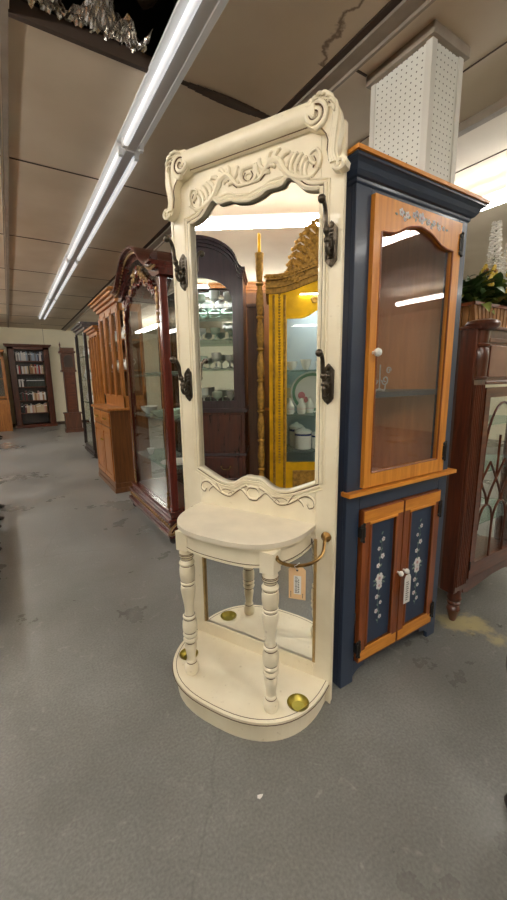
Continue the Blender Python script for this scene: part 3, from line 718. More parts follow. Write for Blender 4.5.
for dx, dz, r in ((0, 0, .021), (-.045, .006, .012), (.045, -.002, .012), (-.085, .002, .013), (.08, .004, .011), (-.12, .008, .015), (.115, -.004, .013), (.145, .0, .010), (-.03, .016, .009), (.065, -.014, .009), (-.1, -.012, .010)):
    flower(q, cx+dx, -.0165, 1.947+dz-abs(dx)*.08, r, 5, dx*30)
for dx, a in ((-.02, 2.5), (.02, .6), (-.065, 3.6), (.062, -.4), (-.14, 3.0), (.16, .1), (-.1, 1.9), (.1, 1.2), (0.03, -1), (-.03, -2.1)): pleaf(q, cx+dx, -.0165, 1.945-abs(dx)*.08, a, .018)
q.build('painted_flowers', fl, ud)
# lower doors
def lower_door(x0, x1, hx, kx):
    d = MB(); z0, z1 = .100, .808; ix0, ix1, iz0, iz1 = x0+.052, x1-.052, .168, .742
    d.prism([(x0, z0), (x1, z0), (x1, z1), (x0, z1)], 'y', -.016, .006, [[(ix0, iz0), (ix1, iz0), (ix1, iz1), (ix0, iz1)]])
    d = d.build('lower_door', 'pine_red', bc, smooth=False, bevel=.002)
    b = MB()
    for (a0, a1, b0, b1) in ((ix0-.012, ix1+.012, iz0-.012, iz0), (ix0-.012, ix1+.012, iz1, iz1+.012)): b.box(a0, a1, -.020, -.008, b0, b1)
    b.mi = 1
    for (a0, a1, b0, b1) in ((ix0-.012, ix0, iz0, iz1), (ix1, ix1+.012, iz0, iz1)): b.box(a0, a1, -.020, -.008, b0, b1)
    b.build('panel_moulding', ['pine_x', 'pine_red'], d, smooth=False, bevel=.002)
    for za, zb in ((z0+.006, z0+.054), (z1-.054, z1-.004)): MB().box(x0+.004, x1-.004, -.0175, -.0155, za, zb).build('door_rail', 'pine_x', d, smooth=False, bevel=.001)
    MB().box(ix0, ix1, -.006, -.002, iz0, iz1).build('panel', 'navy_panel', d, smooth=False)
    q = MB(); mx = (ix0+ix1)/2; zc = .455
    flower(q, mx, -.0065, zc+.012, .026, 6); flower(q, mx, -.0065, zc-.024, .020, 6, .5)
    for i, (dz, r) in enumerate(((.075, .012), (.115, .013), (.155, .010), (.195, .011), (-.075, .012), (-.11, .010), (-.145, .012), (-.18, .011))):
        flower(q, mx+(.014 if i % 2 else -.012), -.0065, zc+dz, r, 5, i)
    for i in range(12): dz = -.20+i*.038; pleaf(q, mx, -.0065, zc+dz, (.9 if i % 2 else 2.2), .017)
    for a in (.2, 2.9, -.4, 3.5): pleaf(q, mx+.02*cos(a), -.0065, zc+.02*sin(a), a, .022)
    q.mi = 2; q.tube([(mx+.006*sin(k*.9), -.0062, zc-.21+.024*k) for k in range(18)], .0011, 4)
    q.build('painted_flowers', fl, d)
    q = MB(); q.lathe([(.005, 0), (.006, -.010), (.012, -.015), (.013, -.022), (.009, -.028), (.001, -.030)], (kx, -.016, .468), 14, 'y'); q.build('knob', 'porcelain', d)
    hinge(hx, .715, d, .075); hinge(hx, .175, d, .075)
lower_door(ub(1.166), ub(1.424), ub(1.166), ub(1.406)); lower_door(ub(1.430), ub(1.70), ub(1.70), ub(1.447))
tg = thing('price_tag', 'narrow white price tag hanging from a lower knob of the navy cabinet', 'tag', (1.447, .992, .468))
q = MB(); q.prism([(-.022, -.030), (-.014, -.014), (.014, -.014), (.022, -.030), (.022, -.155), (-.022, -.155)], 'y', -.0008, .0008); q.build('card', 'label', tg, smooth=False)
q = MB(); q.tube([(0, -.001, -.022), (-.006, -.002, -.004), (0, .002, .014), (.006, -.002, -.004), (0, -.001, -.022)], .0011, 5); q.build('string', 'string', tg)
q = MB()
for k in range(9): q.box(-.010, .010 if k % 2 else .006, -.0013, -.0008, -.14+.011*k, -.1365+.011*k)
q.build('printed_marks', 'ink', tg, smooth=False)
# wire plate stand on the shelf
ws = MB()
for sg in (1, -1):
    ws.tube([(x*sg, y, z) for x, y, z in spiral(.035, .045, .022, .006, pi, 1.3, 0)], .003, 6); ws.tube([(x*sg, y, z) for x, y, z in spiral(.055, .085, .016, .005, 0, 1.2, 0)], .0028, 6)
    ws.tube(smoothpath([(0, 0, .01), (.03*sg, 0, .0), (.05*sg, .01, .022)]), .003, 6)
    ws.tube([(.03*sg, 0, .003), (.03*sg, .06, .003)], .003, 6)
ws.tube([(0, 0, .0), (0, 0, .11)], .003, 6)
tag(ws.build('wire_stand', 'white_metal', loc=(1.345, 1.12, 1.287)), 'small white scrolled wire stand on the shelf inside the navy cabinet', 'plate stand')

# ------------------------------------------------------------------ mahogany china cabinet at right
rc = thing('china_cabinet', 'reddish mahogany china cabinet with fluted post and gothic arched glass door', 'cabinet', (2.36, 1.02, 0))
L0, L1 = -.47, .47
plan = [(L0, .0), (L1, 0), (L1, .075), (L1-.25, .42), (L0+.25, .42), (L0, .075)]
q = MB(); q.prism(plan, 'z', .19, .235); q.prism(plan, 'z', 1.50, 1.565)
for sg in (1, -1): q.prism([(sg*x, y) for x, y in ((L0, .0), (L0+.03, 0), (L0+.03, .06), (L0+.12, .19), (L0+.10, .21), (L0, .075))], 'z', .235, 1.50)
for sg in (1, -1): q.prism([(sg*x, y) for x, y in ((L0+.23, .385), (L0+.26, .385), (L0+.26, .42), (L0+.25, .42))], 'z', .235, 1.50)
q.build('carcass', 'mahog', rc, smooth=False, bevel=.003)
for sg, X in ((1, L0+.055), (-1, L1-.055)):
    q = MB(); q.box(X-.05, X+.055, -.004, .05, .20, 1.325)
    for k in range(6): q.tube([(X-.040+k*.0165, -.006, .23), (X-.040+k*.0165, -.006, 1.30)], .0065, 8)
    q.lathe([(.044, 1.325), (.048, 1.330), (.048, 1.337), (.038, 1.342), (.040, 1.36), (.043, 1.42), (.042, 1.465), (.036, 1.478), (.046, 1.484), (.047, 1.492), (.036, 1.498), (.038, 1.53), (.040, 1.555)], (X+.005, .012, 0), 20)
    q.build('corner_post', 'mahog', rc)
    q = MB(); q.lathe([(.046, 1.555), (.060, 1.562), (.072, 1.572), (.076, 1.585), (.068, 1.598), (.045, 1.606), (.001, 1.609)], (X+.004, .008, 0), 24); q.build('post_cap', 'mahog', rc)
    q = MB(); q.lathe([(.008, .0), (.016, .006), (.020, .02), (.030, .055), (.036, .075), (.030, .092), (.022, .098), (.034, .108), (.036, .118), (.028, .126), (.036, .134), (.038, .145), (.034, .155), (.034, .20)], (X+.005, .025, 0), 20); q.build('foot', 'mahog', rc)
for X in (-.16, .16):
    MB().lathe([(.008, .0), (.018, .02), (.032, .07), (.022, .095), (.034, .12), (.034, .2)], (X, .36, 0), 16).build('foot', 'mahog', rc)
q = MB(); q.prism([(L0+.10, .235), (L0+.10, .165)]+[(L0+.13+i*.0, .16) for i in range(1)]+[(L0+.10+.74*t/16, .150+.045*(1-abs(2*t/16-1)**1.0)) for t in range(1, 16)]+[(L1-.10, .165), (L1-.10, .235)], 'y', .002, .022); q.build('apron', 'mahog_x', rc, smooth=False, bevel=.003)
q = MB(); q.box(L0+.115, L1-.115, .002, .03, 1.30, 1.50); q.box(L0+.115, L1-.115, -.006, .01, 1.505, 1.525); q.box(L0+.115, L1-.115, -.006, .01, 1.30, 1.318); q.build('frieze_rail', 'mahog_x', rc, smooth=False, bevel=.003)
q = MB(); q.box(L0+.135, L1-.135, -.004, .004, 1.335, 1.49); q.build('frieze_panel', plain('pale_reflective_veneer', srgb(128, 84, 68), .25, coat=.7, var=.2, vs=5), rc, smooth=False, bevel=.004)
q = MB(); q.box(L0-.01, L1+.01, -.02, .10, 1.562, 1.578); q.prism([(L0, .10), (L1, .10), (L1-.25, .43), (L0+.25, .43)], 'z', 1.562, 1.578); q.build('top', 'mahog_x', rc, smooth=False, bevel=.005)
DX0, DX1, DZ0, DZ1 = L0+.125, L1-.125, .245, 1.285
dd = MB(); dd.prism([(DX0, DZ0), (DX1, DZ0), (DX1, DZ1), (DX0, DZ1)], 'y', -.008, .014, [[(DX0+.045, DZ0+.085), (DX1-.045, DZ0+.085), (DX1-.045, DZ1-.05), (DX0+.045, DZ1-.05)]])
dd = dd.build('door', 'mahog_x', rc, smooth=False, bevel=.003)
MB().box(DX0+.04, DX1-.04, .002, .005, DZ0+.08, DZ1-.045).build('glass', 'glass', dd, smooth=False)
q = MB(); gz0, gz1 = DZ0+.085, DZ1-.05; gw = (DX1-DX0-.09)
def arch_bar(xa, xb, zb, zp):
    m_ = (xa+xb)/2
    for s0, e0 in ((xa, 1), (xb, -1)):
        q.tube([(s0+(m_-s0)*(1-cos(t*pi/2/8)), -.004, zb+(zp-zb)*sin(t*pi/2/8)) for t in range(9)], .0065, 6)
n3 = 4; xs = [DX0+.045+gw*i/n3 for i in range(n3+1)]
for x in xs[1:-1]: q.tube([(x, -.004, gz0), (x, -.004, gz0+.19)], .0065, 6)
for i in range(n3): arch_bar(xs[i], xs[i+1], gz0+.19, gz0+.32)
for i in range(0, n3+1):
    a = xs[i]-gw/n3/2; b = xs[i]+gw/n3/2; a = max(a, xs[0]); b = min(b, xs[-1])
    q.tube(smoothpath([(a, -.004, gz0+.32), (a+(xs[i]-a)*.3, -.004, gz0+.38), (xs[i], -.004, gz0+.46), (b-(b-xs[i])*.0, -.004, gz0+.56)]), .0065, 6)
    q.tube(smoothpath([(b, -.004, gz0+.32), (b-(b-xs[i])*.3, -.004, gz0+.38), (xs[i], -.004, gz0+.46), (a, -.004, gz0+.56)]), .0065, 6)
for i in range(2):
    arch_bar(xs[2*i], xs[2*i+2], gz0+.60, gz1-.03)
    x_ = xs[2*i]; q.tube([(x_, -.004, gz0+.5), (x_, -.004, gz0+.62)], .0065, 6)
q.tube([(xs[1], -.004, gz0+.46), (xs[1], -.004, gz0+.70)], .0065, 6)
q.build('muntins', 'mahog', dd)
q = MB(); q.tube([(DX0-.002, -.011, .30), (DX0-.002, -.011, .35)], .004, 6); q.build('hinge', 'black', dd)
for k, z in enumerate((.52, .82, 1.08)):
    MB().prism([(L0+.04, .03), (L1-.04, .03), (L1-.04, .07), (L1-.27, .375), (L0+.27, .375), (L0+.04, .07)], 'z', z, z+.008).build('glass_shelf', 'glass_shelf', rc, smooth=False)
# pieces of pottery in it
def pitcher(label, loc, s=1.0, mt='porcelain', group='white pottery in the mahogany cabinet'):
    t = thing('pitcher', label, 'pitcher', loc, 0, group)
    q = MB(); q.lathe([(a*s, b*s) for a, b in ((.035, 0), (.055, .01), (.075, .05), (.078, .085), (.06, .125), (.045, .15), (.05, .175), (.052, .18), (.047, .178), (.042, .15), (.055, .11), (.07, .08), (.05, .02), (.001, .012))], seg=24, cap=False); q.build('body', mt, t)
    q = MB(); q.tube(smoothpath([(.045*s, 0, .165*s), (.085*s, 0, .16*s), (.10*s, 0, .115*s), (.072*s, 0, .07*s)]), .008*s, 8); q.build('handle', mt, t)
    return t
def bowl(name, label, loc, r, h, mt, group=None, cat='bowl'):
    q = MB(); q.lathe([(.001, 0), (r*.4, 0), (r*.45, h*.1), (r*.8, h*.5), (r, h), (r*.96, h), (r*.75, h*.55), (r*.4, h*.2), (.001, h*.16)], seg=24, cap=False)
    o = q.build(name, mt, loc=loc); return tag(o, label, cat, group)
def plate(label, loc, r, mt, group=None, rx=0, rz=0):
    q = MB(); q.lathe([(.001, 0), (r*.55, 0), (r*.65, .006), (r, .018), (r, .022), (r*.62, .010), (.001, .006)], seg=28, cap=False)
    o = q.build('plate', mt, loc=loc); o.rotation_euler = (rx, 0, rz); return tag(o, label, 'plate', group)
pitcher('large white pottery pitcher on top shelf of the mahogany cabinet', (2.14, 1.14, 1.089), .85)
for k in range(7): plate(('lowest','second','third','fourth','fifth','sixth','topmost')[k]+' white plate of the stack on the mahogany cabinet middle shelf', (2.21, 1.20, .829+.012*k), .10, 'porcelain', 'stacked plates in the mahogany cabinet')
bowl('bowl', 'small white bowl beside the plate stack in the mahogany cabinet', (2.09, 1.115, .829), .045, .06, 'porcelain')
bowl('bowl', 'deep white bowl on the lower shelf of the mahogany cabinet', (2.28, 1.17, .529), .08, .08, 'porcelain')
# planter with silk flowers
fb = thing('flower_planter', 'slatted wooden planter of white and yellow silk flowers on the mahogany cabinet', 'planter', (2.37, 1.24, 1.58))
q = MB()
for i in range(15):
    x = -.25+i*.0345
    q.prism([(x-.012+.0*x, .0), (x+.012, .0), (x*1.14+.014, .135), (x*1.14-.014, .135)], 'y', -.095, -.085)
    q.prism([(x-.012+.0*x, .0), (x+.012, .0), (x*1.14+.014, .135), (x*1.14-.014, .135)], 'y', .085, .095)
for sg in (-1, 1):
    for i in range(5):
        y = -.075+i*.0375; q.prism([(y-.013, 0), (y+.013, 0), (y+.015, .135), (y-.015, .135)], 'x', sg*.268-.005, sg*.268+.005)
q.box(-.27, .27, -.088, .088, -.0, .012); q.box(-.265, .265, -.083, .083, .10, .12)
q.mi = 1; q.box(-.30, .30, -.102, -.090, .126, .142); q.box(-.30, .30, .090, .102, .126, .142); q.box(-.30, -.28, -.1, .1, .126, .142); q.box(.28, .30, -.1, .1, .126, .142); q.box(-.275, .275, -.098, -.09, .004, .016)
q.build('slatted_box', ['wicker', 'pine_red'], fb, smooth=False)
random.seed(5)
q = MB()
for i in range(300):
    b = (random.uniform(-.25, .25), random.uniform(-.075, .06), .12+random.random()*.12)
    a = random.uniform(0, 2*pi); d = (cos(a)*.8+b[0]*1.5, sin(a)*.7-.35, random.uniform(.1, 1.3)); q.mi = 0 if random.random() < .75 else 1
    q.leaf(b, d, random.uniform(.09, .17), random.uniform(.016, .030), random.uniform(.1, .7))
q.build('foliage', ['leaf', 'leaf2'], fb, smooth=True)['kind'] = 'stuff'
def spike(x, y, h, mt, nm):
    q = MB(); lean = random.uniform(-.03, .03)
    for k in range(int(h/.008)):
        z = .22+k*.008+random.uniform(-.004, .004); t = k*.008/h; rr = .038*(1-t*.6)
        for j in range(4):
            a = k*2.1+j*pi/2; jr = random.uniform(.75, 1.15); q.ell((x+lean*t+rr*cos(a)*jr, y+rr*sin(a)*jr, z), (.011, .011, .006), 6)
    q.mi = 1; q.tube([(x, y, .1), (x+lean, y, .22+h)], .003, 5)
    q.build(nm, [mt, 'leaf'], fb)
spike(-.03, -.04, .36, 'petal', 'white_flower_spike'); spike(.04, .0, .34, 'petal', 'white_flower_spike'); spike(.12, -.03, .30, 'petal', 'white_flower_spike')
for k in range(9):
    x, y, z = random.uniform(-.22, .22), random.uniform(-.1, -.02), random.uniform(.20, .34)
    q = MB()
    for j in range(7): a = 2*pi*j/7; q.ell((x+.02*cos(a), y+.006*sin(a*2), z+.02*sin(a)), (.013, .008, .013), 6)
    q.mi = 1; q.ell((x, y-.006, z), .009, 6); q.build('yellow_blossom', ['petal_y', 'wicker'], fb)
for x0 in (-.16, .10):
    q = MB(); q.tube([(x0+.07*cos(t*pi/12)+.07, -.03, .14+.19*sin(t*pi/12)) for t in range(13)], .005, 6); q.build('twig_hoop', 'walnut', fb)

# ------------------------------------------------------------------ dark cherry curio, facing the aisle
def curio():
    t = thing('curio_cabinet', 'dark cherry curio cabinet with carved arched bonnet and glass shelves', 'cabinet')
    W, D = .565, .40
    q = MB()
    for k, (z0, z1, o) in enumerate(((.055, .085, .05), (.085, .115, .062), (.115, .19, .038), (.19, .215, .05), (.215, .255, .02), (.255, .275, .030))): q.box(-W-o, W+o, -o, D, z0, z1)
    q.build('base', 'cherry_x', t, smooth=False, bevel=.008)
    q = MB()
    for i in range(22): q.ell((-W-.02+i*(2*W+.04)/21, -.040, .152), (.020, .010, .020), 8)
    q.build('base_carving', 'gilt_leaf', t)
    for x in (-W, W):
        for y in (0.0, D-.05):
            MB().lathe([(.022, 0), (.034, .012), (.038, .035), (.030, .058)], (x, y, 0), 16).build('foot', 'black_wood', t)
    for x in (-W+.03, W-.03):
        for y in (.03, D-.03):
            q = MB(); q.box(x-.03, x+.03, y-.03, y+.03, .27, 2.13); q.build('post', 'cherry', t, smooth=False, bevel=.006)
        q = MB()
        for (z, r) in ((.30, .018), (.335, .024), (.37, .017), (.41, .012), (2.02, .013), (1.98, .02), (1.94, .024), (1.89, .018), (1.84, .013), (1.78, .011)): q.ell((x*1.0-.04*(1 if x > 0 else -1), -.004, z), (r, .012, r*1.3), 8)
        xx = x-.04*(1 if x > 0 else -1); q.tube([(xx, -.002, .29), (xx, -.002, 2.04)], .005, 6)
        q.build('post_carving', 'gilt_leaf', t)
    # bonnet
    def arc(off, n=28):
        out = []
        for i in range(n+1):
            x = -W-.05+(2*W+.1)*i/n; u = abs(x)/(W+.05); z = 2.13 + .225*.5*(1+cos(pi*min(1, (u/.86)**1.35)))
            out.append((x, z+off))
        return out
    top = arc(.055); bot = arc(-.0)
    q = MB()
    def swept(lo, hi, y0, y1):
        a = arc(lo); b = arc(hi); q.prism(a+b[::-1], 'y', y0, y1)
    swept(-.03, .012, -.020, D); q.build('bonnet_frieze', 'cherry_x', t, smooth=False, bevel=.003)
    q = MB(); swept(.010, .030, -.045, D); swept(.028, .046, -.07, D); swept(.044, .064, -.09, D); q.build('bonnet_cornice', 'cherry_x', t, smooth=False, bevel=.005)
    q = MB()
    for (x, z) in arc(.020, 44): q.ell((x, -.050, z), (.012, .008, .010), 8)
    q.build('bead_row', 'gilt_leaf', t)
    # fretwork valance
    q = MB(); inn = [(x, z) for x, z in arc(-.03, 40) if abs(x) < W-.06]
    for sg in (1, -1):
        for (cx_, cz_, r0, a0, tr) in ((.05, 2.24, .05, 0, 1.2), (.14, 2.20, .055, 1, 1.3), (.24, 2.13, .05, 2, 1.2), (.33, 2.07, .05, .5, 1.3), (.42, 2.03, .045, 2, 1.2), (.47, 1.95, .035, 1, 1.2), (.485, 1.86, .028, 1, 1.1), (.19, 2.12, .03, 1, 1.1), (.09, 2.15, .03, 0, 1.1)):
            sp = [(x*sg, y, z) for x, y, z in spiral(cx_, cz_, r0, .008, a0, tr, .0)]; q.mi = 1 if r0 > .04 and cx_ < .25 else 0
            q.tube(sp, taper(len(sp), .009, .006), 6)
        q.mi = 0; q.tube(smoothpath([(0, 0, 2.16), (.06*sg, 0, 2.135), (.13*sg, 0, 2.15), (.21*sg, 0, 2.10), (.29*sg, 0, 2.10), (.37*sg, 0, 2.03), (.44*sg, 0, 2.01), (.485*sg, 0, 1.90), (.49*sg, 0, 1.80)]), .009, 6)
    q.ell((0, -.004, 2.25), (.03, .015, .05)); q.build('fretwork', ['cherry', 'gilt_leaf'], t)
    MB().box(-W+.06, W-.06, .012, .016, .27, 2.3).build('front_glass', 'glass', t, smooth=False)
    for x in (-W+.028, W-.032): MB().box(x, x+.004, .06, D-.06, .27, 2.12).build('side_glass', 'glass', t, smooth=False)
    MB().box(-W+.05, W-.05, D-.012, D-.006, .27, 2.15).build('mirror_back', 'mirror_dim', t, smooth=False)
    MB().box(-W, W, D-.005, D, .25, 2.15).build('back_board', 'cherry', t, smooth=False)
    MB().box(-W+.03, W-.03, .03, D-.02, .275, .283).build('display_floor', 'mahog_x', t, smooth=False)
    for z in (.60, 1.005, 1.375): MB().box(-W+.062, W-.062, .02, D-.03, z, z+.012).build('glass_shelf', 'glass_shelf', t, smooth=False)
    MB().box(-W+.062, W-.062, .0185, .0195, 1.345, 1.405).build('shelf_band', 'celadon', t, smooth=False) if False else None
    return t
cu = curio(); cu.location = (1.02, 3.47, 0); cu.rotation_euler.z = -pi/2
def inC(x, y, z): return (1.02+y, 3.47-x, z)
g = 'glassware in the cherry curio'
bowl('bowl', 'white footed bowl at the left of the cherry curio middle shelf', inC(-.28, .12, 1.018), .085, .07, 'porcelain', g)
for i, (x, y, r) in enumerate(((-.05, .14, .09), (.12, .10, .085), (.28, .14, .10), (.42, .10, .08), (.05, .27, .09), (.25, .28, .09))):
    bowl('bowl', 'pale green glass bowl, %s on the cherry curio middle shelf' % ('just right of the white bowl', 'centre front', 'right of centre', 'rightmost front', 'centre back', 'right back')[i], inC(x, y, 1.018), r, .035+.02*(i % 3), 'celadon', g)
for i, x in enumerate((-.25, .02, .28)):
    plate('pale green plate flat on the cherry curio upper shelf, %s' % ('at the left', 'in the middle', 'at the right')[i], inC(x, .2, 1.388), .12, 'celadon', g)
plate('large white oval-looking platter on the cherry curio lowest shelf', inC(.32, .16, .613), .15, 'porcelain', g)
bowl('figurine_dish', 'tiny white dish with upright rim at left of the cherry curio lowest shelf', inC(-.25, .1, .613), .04, .06, 'porcelain', g, 'dish')

# ------------------------------------------------------------------ oak hutch
def hutch():
    t = thing('oak_hutch', 'golden oak hutch with drawers, panel doors and glazed top beyond the cherry curio', 'hutch')
    W, D = .51, .44
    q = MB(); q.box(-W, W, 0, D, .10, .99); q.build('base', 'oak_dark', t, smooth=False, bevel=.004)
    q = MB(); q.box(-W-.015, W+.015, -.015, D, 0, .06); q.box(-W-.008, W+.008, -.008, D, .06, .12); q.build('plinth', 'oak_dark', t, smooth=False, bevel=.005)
    q = MB(); q.box(-W-.03, W+.02, -.03, D, .99, 1.02); q.build('counter', 'oak_x', t, smooth=False, bevel=.006)
    for x0, x1 in ((-W+.03, -.01), (.01, W-.03)):
        q = MB(); q.box(x0, x1, -.014, 0, .80, .965); d = q.build('drawer', 'oak_x', t, smooth=False, bevel=.008)
        q = MB(); mx = (x0+x1)/2; q.tube(smoothpath([(mx-.05, -.018, .885), (mx-.04, -.035, .878), (mx+.04, -.035, .878), (mx+.05, -.018, .885)]), .005, 6); q.box(mx-.06, mx-.045, -.018, -.013, .87, .90); q.box(mx+.045, mx+.06, -.018, -.013, .87, .90); q.build('pull', 'brass', d)
        q = MB(); q.prism([(x0, .14), (x1, .14), (x1, .78), (x0, .78)], 'y', -.014, 0, [[(x0+.06, .2), (x1-.06, .2), (x1-.06, .72), (x0+.06, .72)]]); d = q.build('door', 'oak', t, smooth=False, bevel=.003)
        q = MB(); q.box(x0+.06, x1-.06, -.004, 0, .2, .72); q.box(x0+.085, x1-.085, -.012, -.002, .225, .695); q.build('panel', 'oak', d, smooth=False, bevel=.006)
        q = MB(); q.ell((x1-.03 if x0 < 0 else x0+.03, -.024, .60), .012); q.build('knob', 'brass', d)
    # upper section
    q = MB(); q.box(-W, W, .17, .19, 1.02, 1.16); q.box(-W, W, .17, .19, 2.12, 2.23); q.box(-W, -W+.02, .17, D, 1.02, 2.23); q.box(W-.02, W, .17, D, 1.02, 1.16); q.box(W-.02, W, .17, D, 2.12, 2.23); q.box(W-.02, W, D-.04, D, 1.1, 2.2); q.build('upper_case', 'oak', t, smooth=False, bevel=.003)
    for x in (-W+.03, -.18, .16, W-.03):
        q = MB(); q.box(x-.025, x+.025, .16, .195, 1.14, 2.18); q.tube([(x, .158, 1.16), (x, .158, 2.14)], .011, 8); q.build('post', 'oak', t, smooth=False, bevel=.004)
    MB().box(-W+.03, W-.03, .178, .181, 1.16, 2.16).build('glass', 'glass', t, smooth=False)
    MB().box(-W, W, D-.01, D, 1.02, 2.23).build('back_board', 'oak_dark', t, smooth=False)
    for z in (1.45, 1.80): MB().box(-W+.02, W-.02, .2, D-.01, z, z+.012).build('shelf', 'oak_x', t, smooth=False)
    q = MB(); q.box(-W-.02, W+.02, .14, D, 2.21, 2.25); q.box(-W-.05, W+.05, .11, D, 2.25, 2.285); q.box(-W-.08, W+.08, .08, D, 2.285, 2.32); q.box(-W-.10, W+.10, .055, D, 2.32, 2.345); q.build('cornice', 'oak_x', t, smooth=False, bevel=.006)
    return t
hu = hutch(); hu.location = (.95, 5.15, 0); hu.rotation_euler.z = -pi/2
for i, (x, z, r) in enumerate(((-.3, 1.464, .06), (0.0, 1.464, .05), (.33, 1.464, .06), (-.1, 1.814, .05), (.3, 1.814, .06))):
    pitcher('white jug in the oak hutch, %s' % ('left on lower shelf', 'middle of lower shelf', 'right on lower shelf', 'left on upper shelf', 'right on upper shelf')[i], (.95+.3, 5.15-x, z), .8, group='jugs in the oak hutch')

# narrow oak display case and black etagere beyond
def display(label, W, D, H, wd, crownmat, base=.12, posts=True):
    t = thing('display_case', label, 'cabinet')
    q = MB(); q.box(-W, W, 0, D, .05, base+.05); q.box(-W-.02, W+.02, -.02, D, .04, .09); q.build('base', wd, t, smooth=False, bevel=.006)
    for x in (-W+.04, W-.04):
        for y in (.03, D-.04): MB().lathe([(.02, 0), (.035, .02), (.03, .05)], (x, y, 0), 12).build('foot', wd, t)
    for x in ((-W+.02, -W*.33, W*.33, W-.02) if posts else (-W+.02, W-.02)):
        q = MB(); q.box(x-.018, x+.018, 0, .036, base, H-.12); q.tube([(x, -.006, base+.03), (x, -.006, H-.15)], .010, 8); q.build('post', wd, t, smooth=False)
    for x in (-W+.02, W-.02): MB().box(x-.018, x+.018, D-.036, D, base, H-.12).build('post', wd, t, smooth=False)
    q = MB(); q.box(-W, W, 0, D, H-.12, H-.07); q.box(-W-.03, W+.03, -.03, D, H-.07, H-.035); q.box(-W-.06, W+.06, -.06, D, H-.035, H); q.build('cornice', crownmat, t, smooth=False, bevel=.006)
    MB().box(-W+.02, W-.02, D-.012, D-.008, base, H-.1).build('mirror_back', 'mirror_dim', t, smooth=False)
    MB().box(-W+.02, W-.02, .015, .018, base, H-.12).build('glass', 'glass', t, smooth=False)
    for k in range(4): z = base+(H-.12-base)*(k+1)/5; MB().box(-W+.02, W-.02, .04, D-.02, z, z+.012).build('shelf', 'glass_shelf', t, smooth=False)
    return t
d1 = display('narrow oak display case between the hutch and the black etagere', .32, .36, 2.10, 'oak', 'oak_x'); d1.location = (1.12, 6.25, 0); d1.rotation_euler.z = -pi/2
d2 = display('black lacquered display case with silvered crown, beyond the oak one', .48, .38, 2.28, 'black_wood', 'silver_crown', posts=False); d2.location = (1.12, 7.45, 0); d2.rotation_euler.z = -pi/2
random.seed(9)
nm_ = ('lowest', 'second', 'third', 'top')
for k in range(4):
    z = .12+(2.28-.24)*(k+1)/5+.014
    for j, side in enumerate(('far', 'middle', 'near')):
        pitcher('white porcelain jug on the %s shelf of the black display case, %s side' % (nm_[k], side), (1.12+.14, 7.45+.3-.3*j, z), random.uniform(.7, 1.1), group='porcelain in the black display case')
for k in range(4):
    z = .12+(2.10-.24)*(k+1)/5+.013
    bowl('bowl', 'white bowl on the %s shelf of the narrow oak display case' % nm_[k], (1.12+.14, 6.25, z), .09, .08, 'porcelain', 'bowls in the narrow oak case')

# ------------------------------------------------------------------ longcase clock
ck = thing('grandfather_clock', 'dark walnut grandfather clock standing beside the far bookcase', 'clock', (1.32, 10.95, 0))
q = MB(); q.box(-.21, .21, 0, .28, .0, .10); q.box(-.19, .19, .01, .28, .10, .48); q.box(-.21, .21, 0, .28, .48, .52); q.build('base', 'walnut', ck, smooth=False, bevel=.006)
q = MB(); q.box(-.12, .15, .03, .26, .52, 1.56); q.build('trunk', 'mahog', ck, smooth=False, bevel=.004)
q = MB(); q.box(-.08, .11, .022, .03, .6, 1.48); q.build('trunk_door', 'mahog_x', ck, smooth=False, bevel=.004)
q = MB(); q.box(-.17, .18, 0, .28, 1.56, 1.61); q.box(-.145, .165, .01, .28, 1.61, 2.03); q.box(-.18, .19, -.02, .28, 2.03, 2.08); q.box(-.155, .165, 0, .28, 2.08, 2.16); q.build('hood', 'walnut', ck, smooth=False, bevel=.006)
q = MB(); q.prism([(-.09, 1.68), (.11, 1.68), (.11, 1.9)]+[(.01+.10*cos(pi*i/10), 1.9+.08*sin(pi*i/10)) for i in range(11)]+[(-.09, 1.9)], 'y', .0, .012); q.build('dial', 'clockface', ck, smooth=False)
q = MB(); q.lathe([(.02, 2.16), (.012, 2.19), (.022, 2.22), (.012, 2.26), (.002, 2.30)], (-.15, .03, 0), 12); q.build('finial', 'walnut', ck)

# ------------------------------------------------------------------ bookcase and books
bk = thing('bookcase', 'tall dark walnut bookcase full of books against the far wall', 'bookcase', (.555, 12.9, 0))
q = MB(); q.box(-.52, -.36, 0, .04, 0, 2.30); q.box(.44, .52, 0, .04, 0, 2.30); q.box(.36, .46, 0, .04, 0, 2.3); q.box(-.52, -.49, 0, .36, 0, 2.30); q.box(.49, .52, 0, .36, 0, 2.30); q.build('case', 'mahog', bk, smooth=False, bevel=.005)
q = MB(); q.box(-.36, .36, .30, .34, .05, 2.3); q.build('back_board', 'black_wood', bk, smooth=False)
q = MB(); q.box(-.52, .52, 0, .36, 2.22, 2.30); q.box(-.56, .56, -.04, .38, 2.30, 2.335); q.box(-.59, .59, -.07, .39, 2.335, 2.37); q.build('cornice', 'mahog_x', bk, smooth=False, bevel=.008)
q = MB(); q.box(-.54, .54, -.02, .36, 0, .09); q.build('plinth', 'mahog_x', bk, smooth=False, bevel=.006)
SH = [.09, .43, .79, 1.18, 1.55, 1.91]
for z in SH: MB().box(-.37, .37, .005, .30, z-.022, z).build('shelf', 'mahog_x', bk, smooth=False)
cols = {'dark green': (42, 50, 44), 'black': (26, 26, 28), 'white': (198, 198, 196), 'cream': (188, 170, 140), 'maroon': (92, 34, 34), 'navy blue': (36, 44, 76), 'grey': (116, 118, 122), 'tan': (146, 110, 76), 'red': (150, 44, 38), 'pale blue': (140, 158, 178), 'pinkish': (180, 140, 128)}
for k_, v_ in cols.items(): M['bk_'+k_] = plain('book_'+k_.replace(' ', '_'), srgb(*v_), .6)
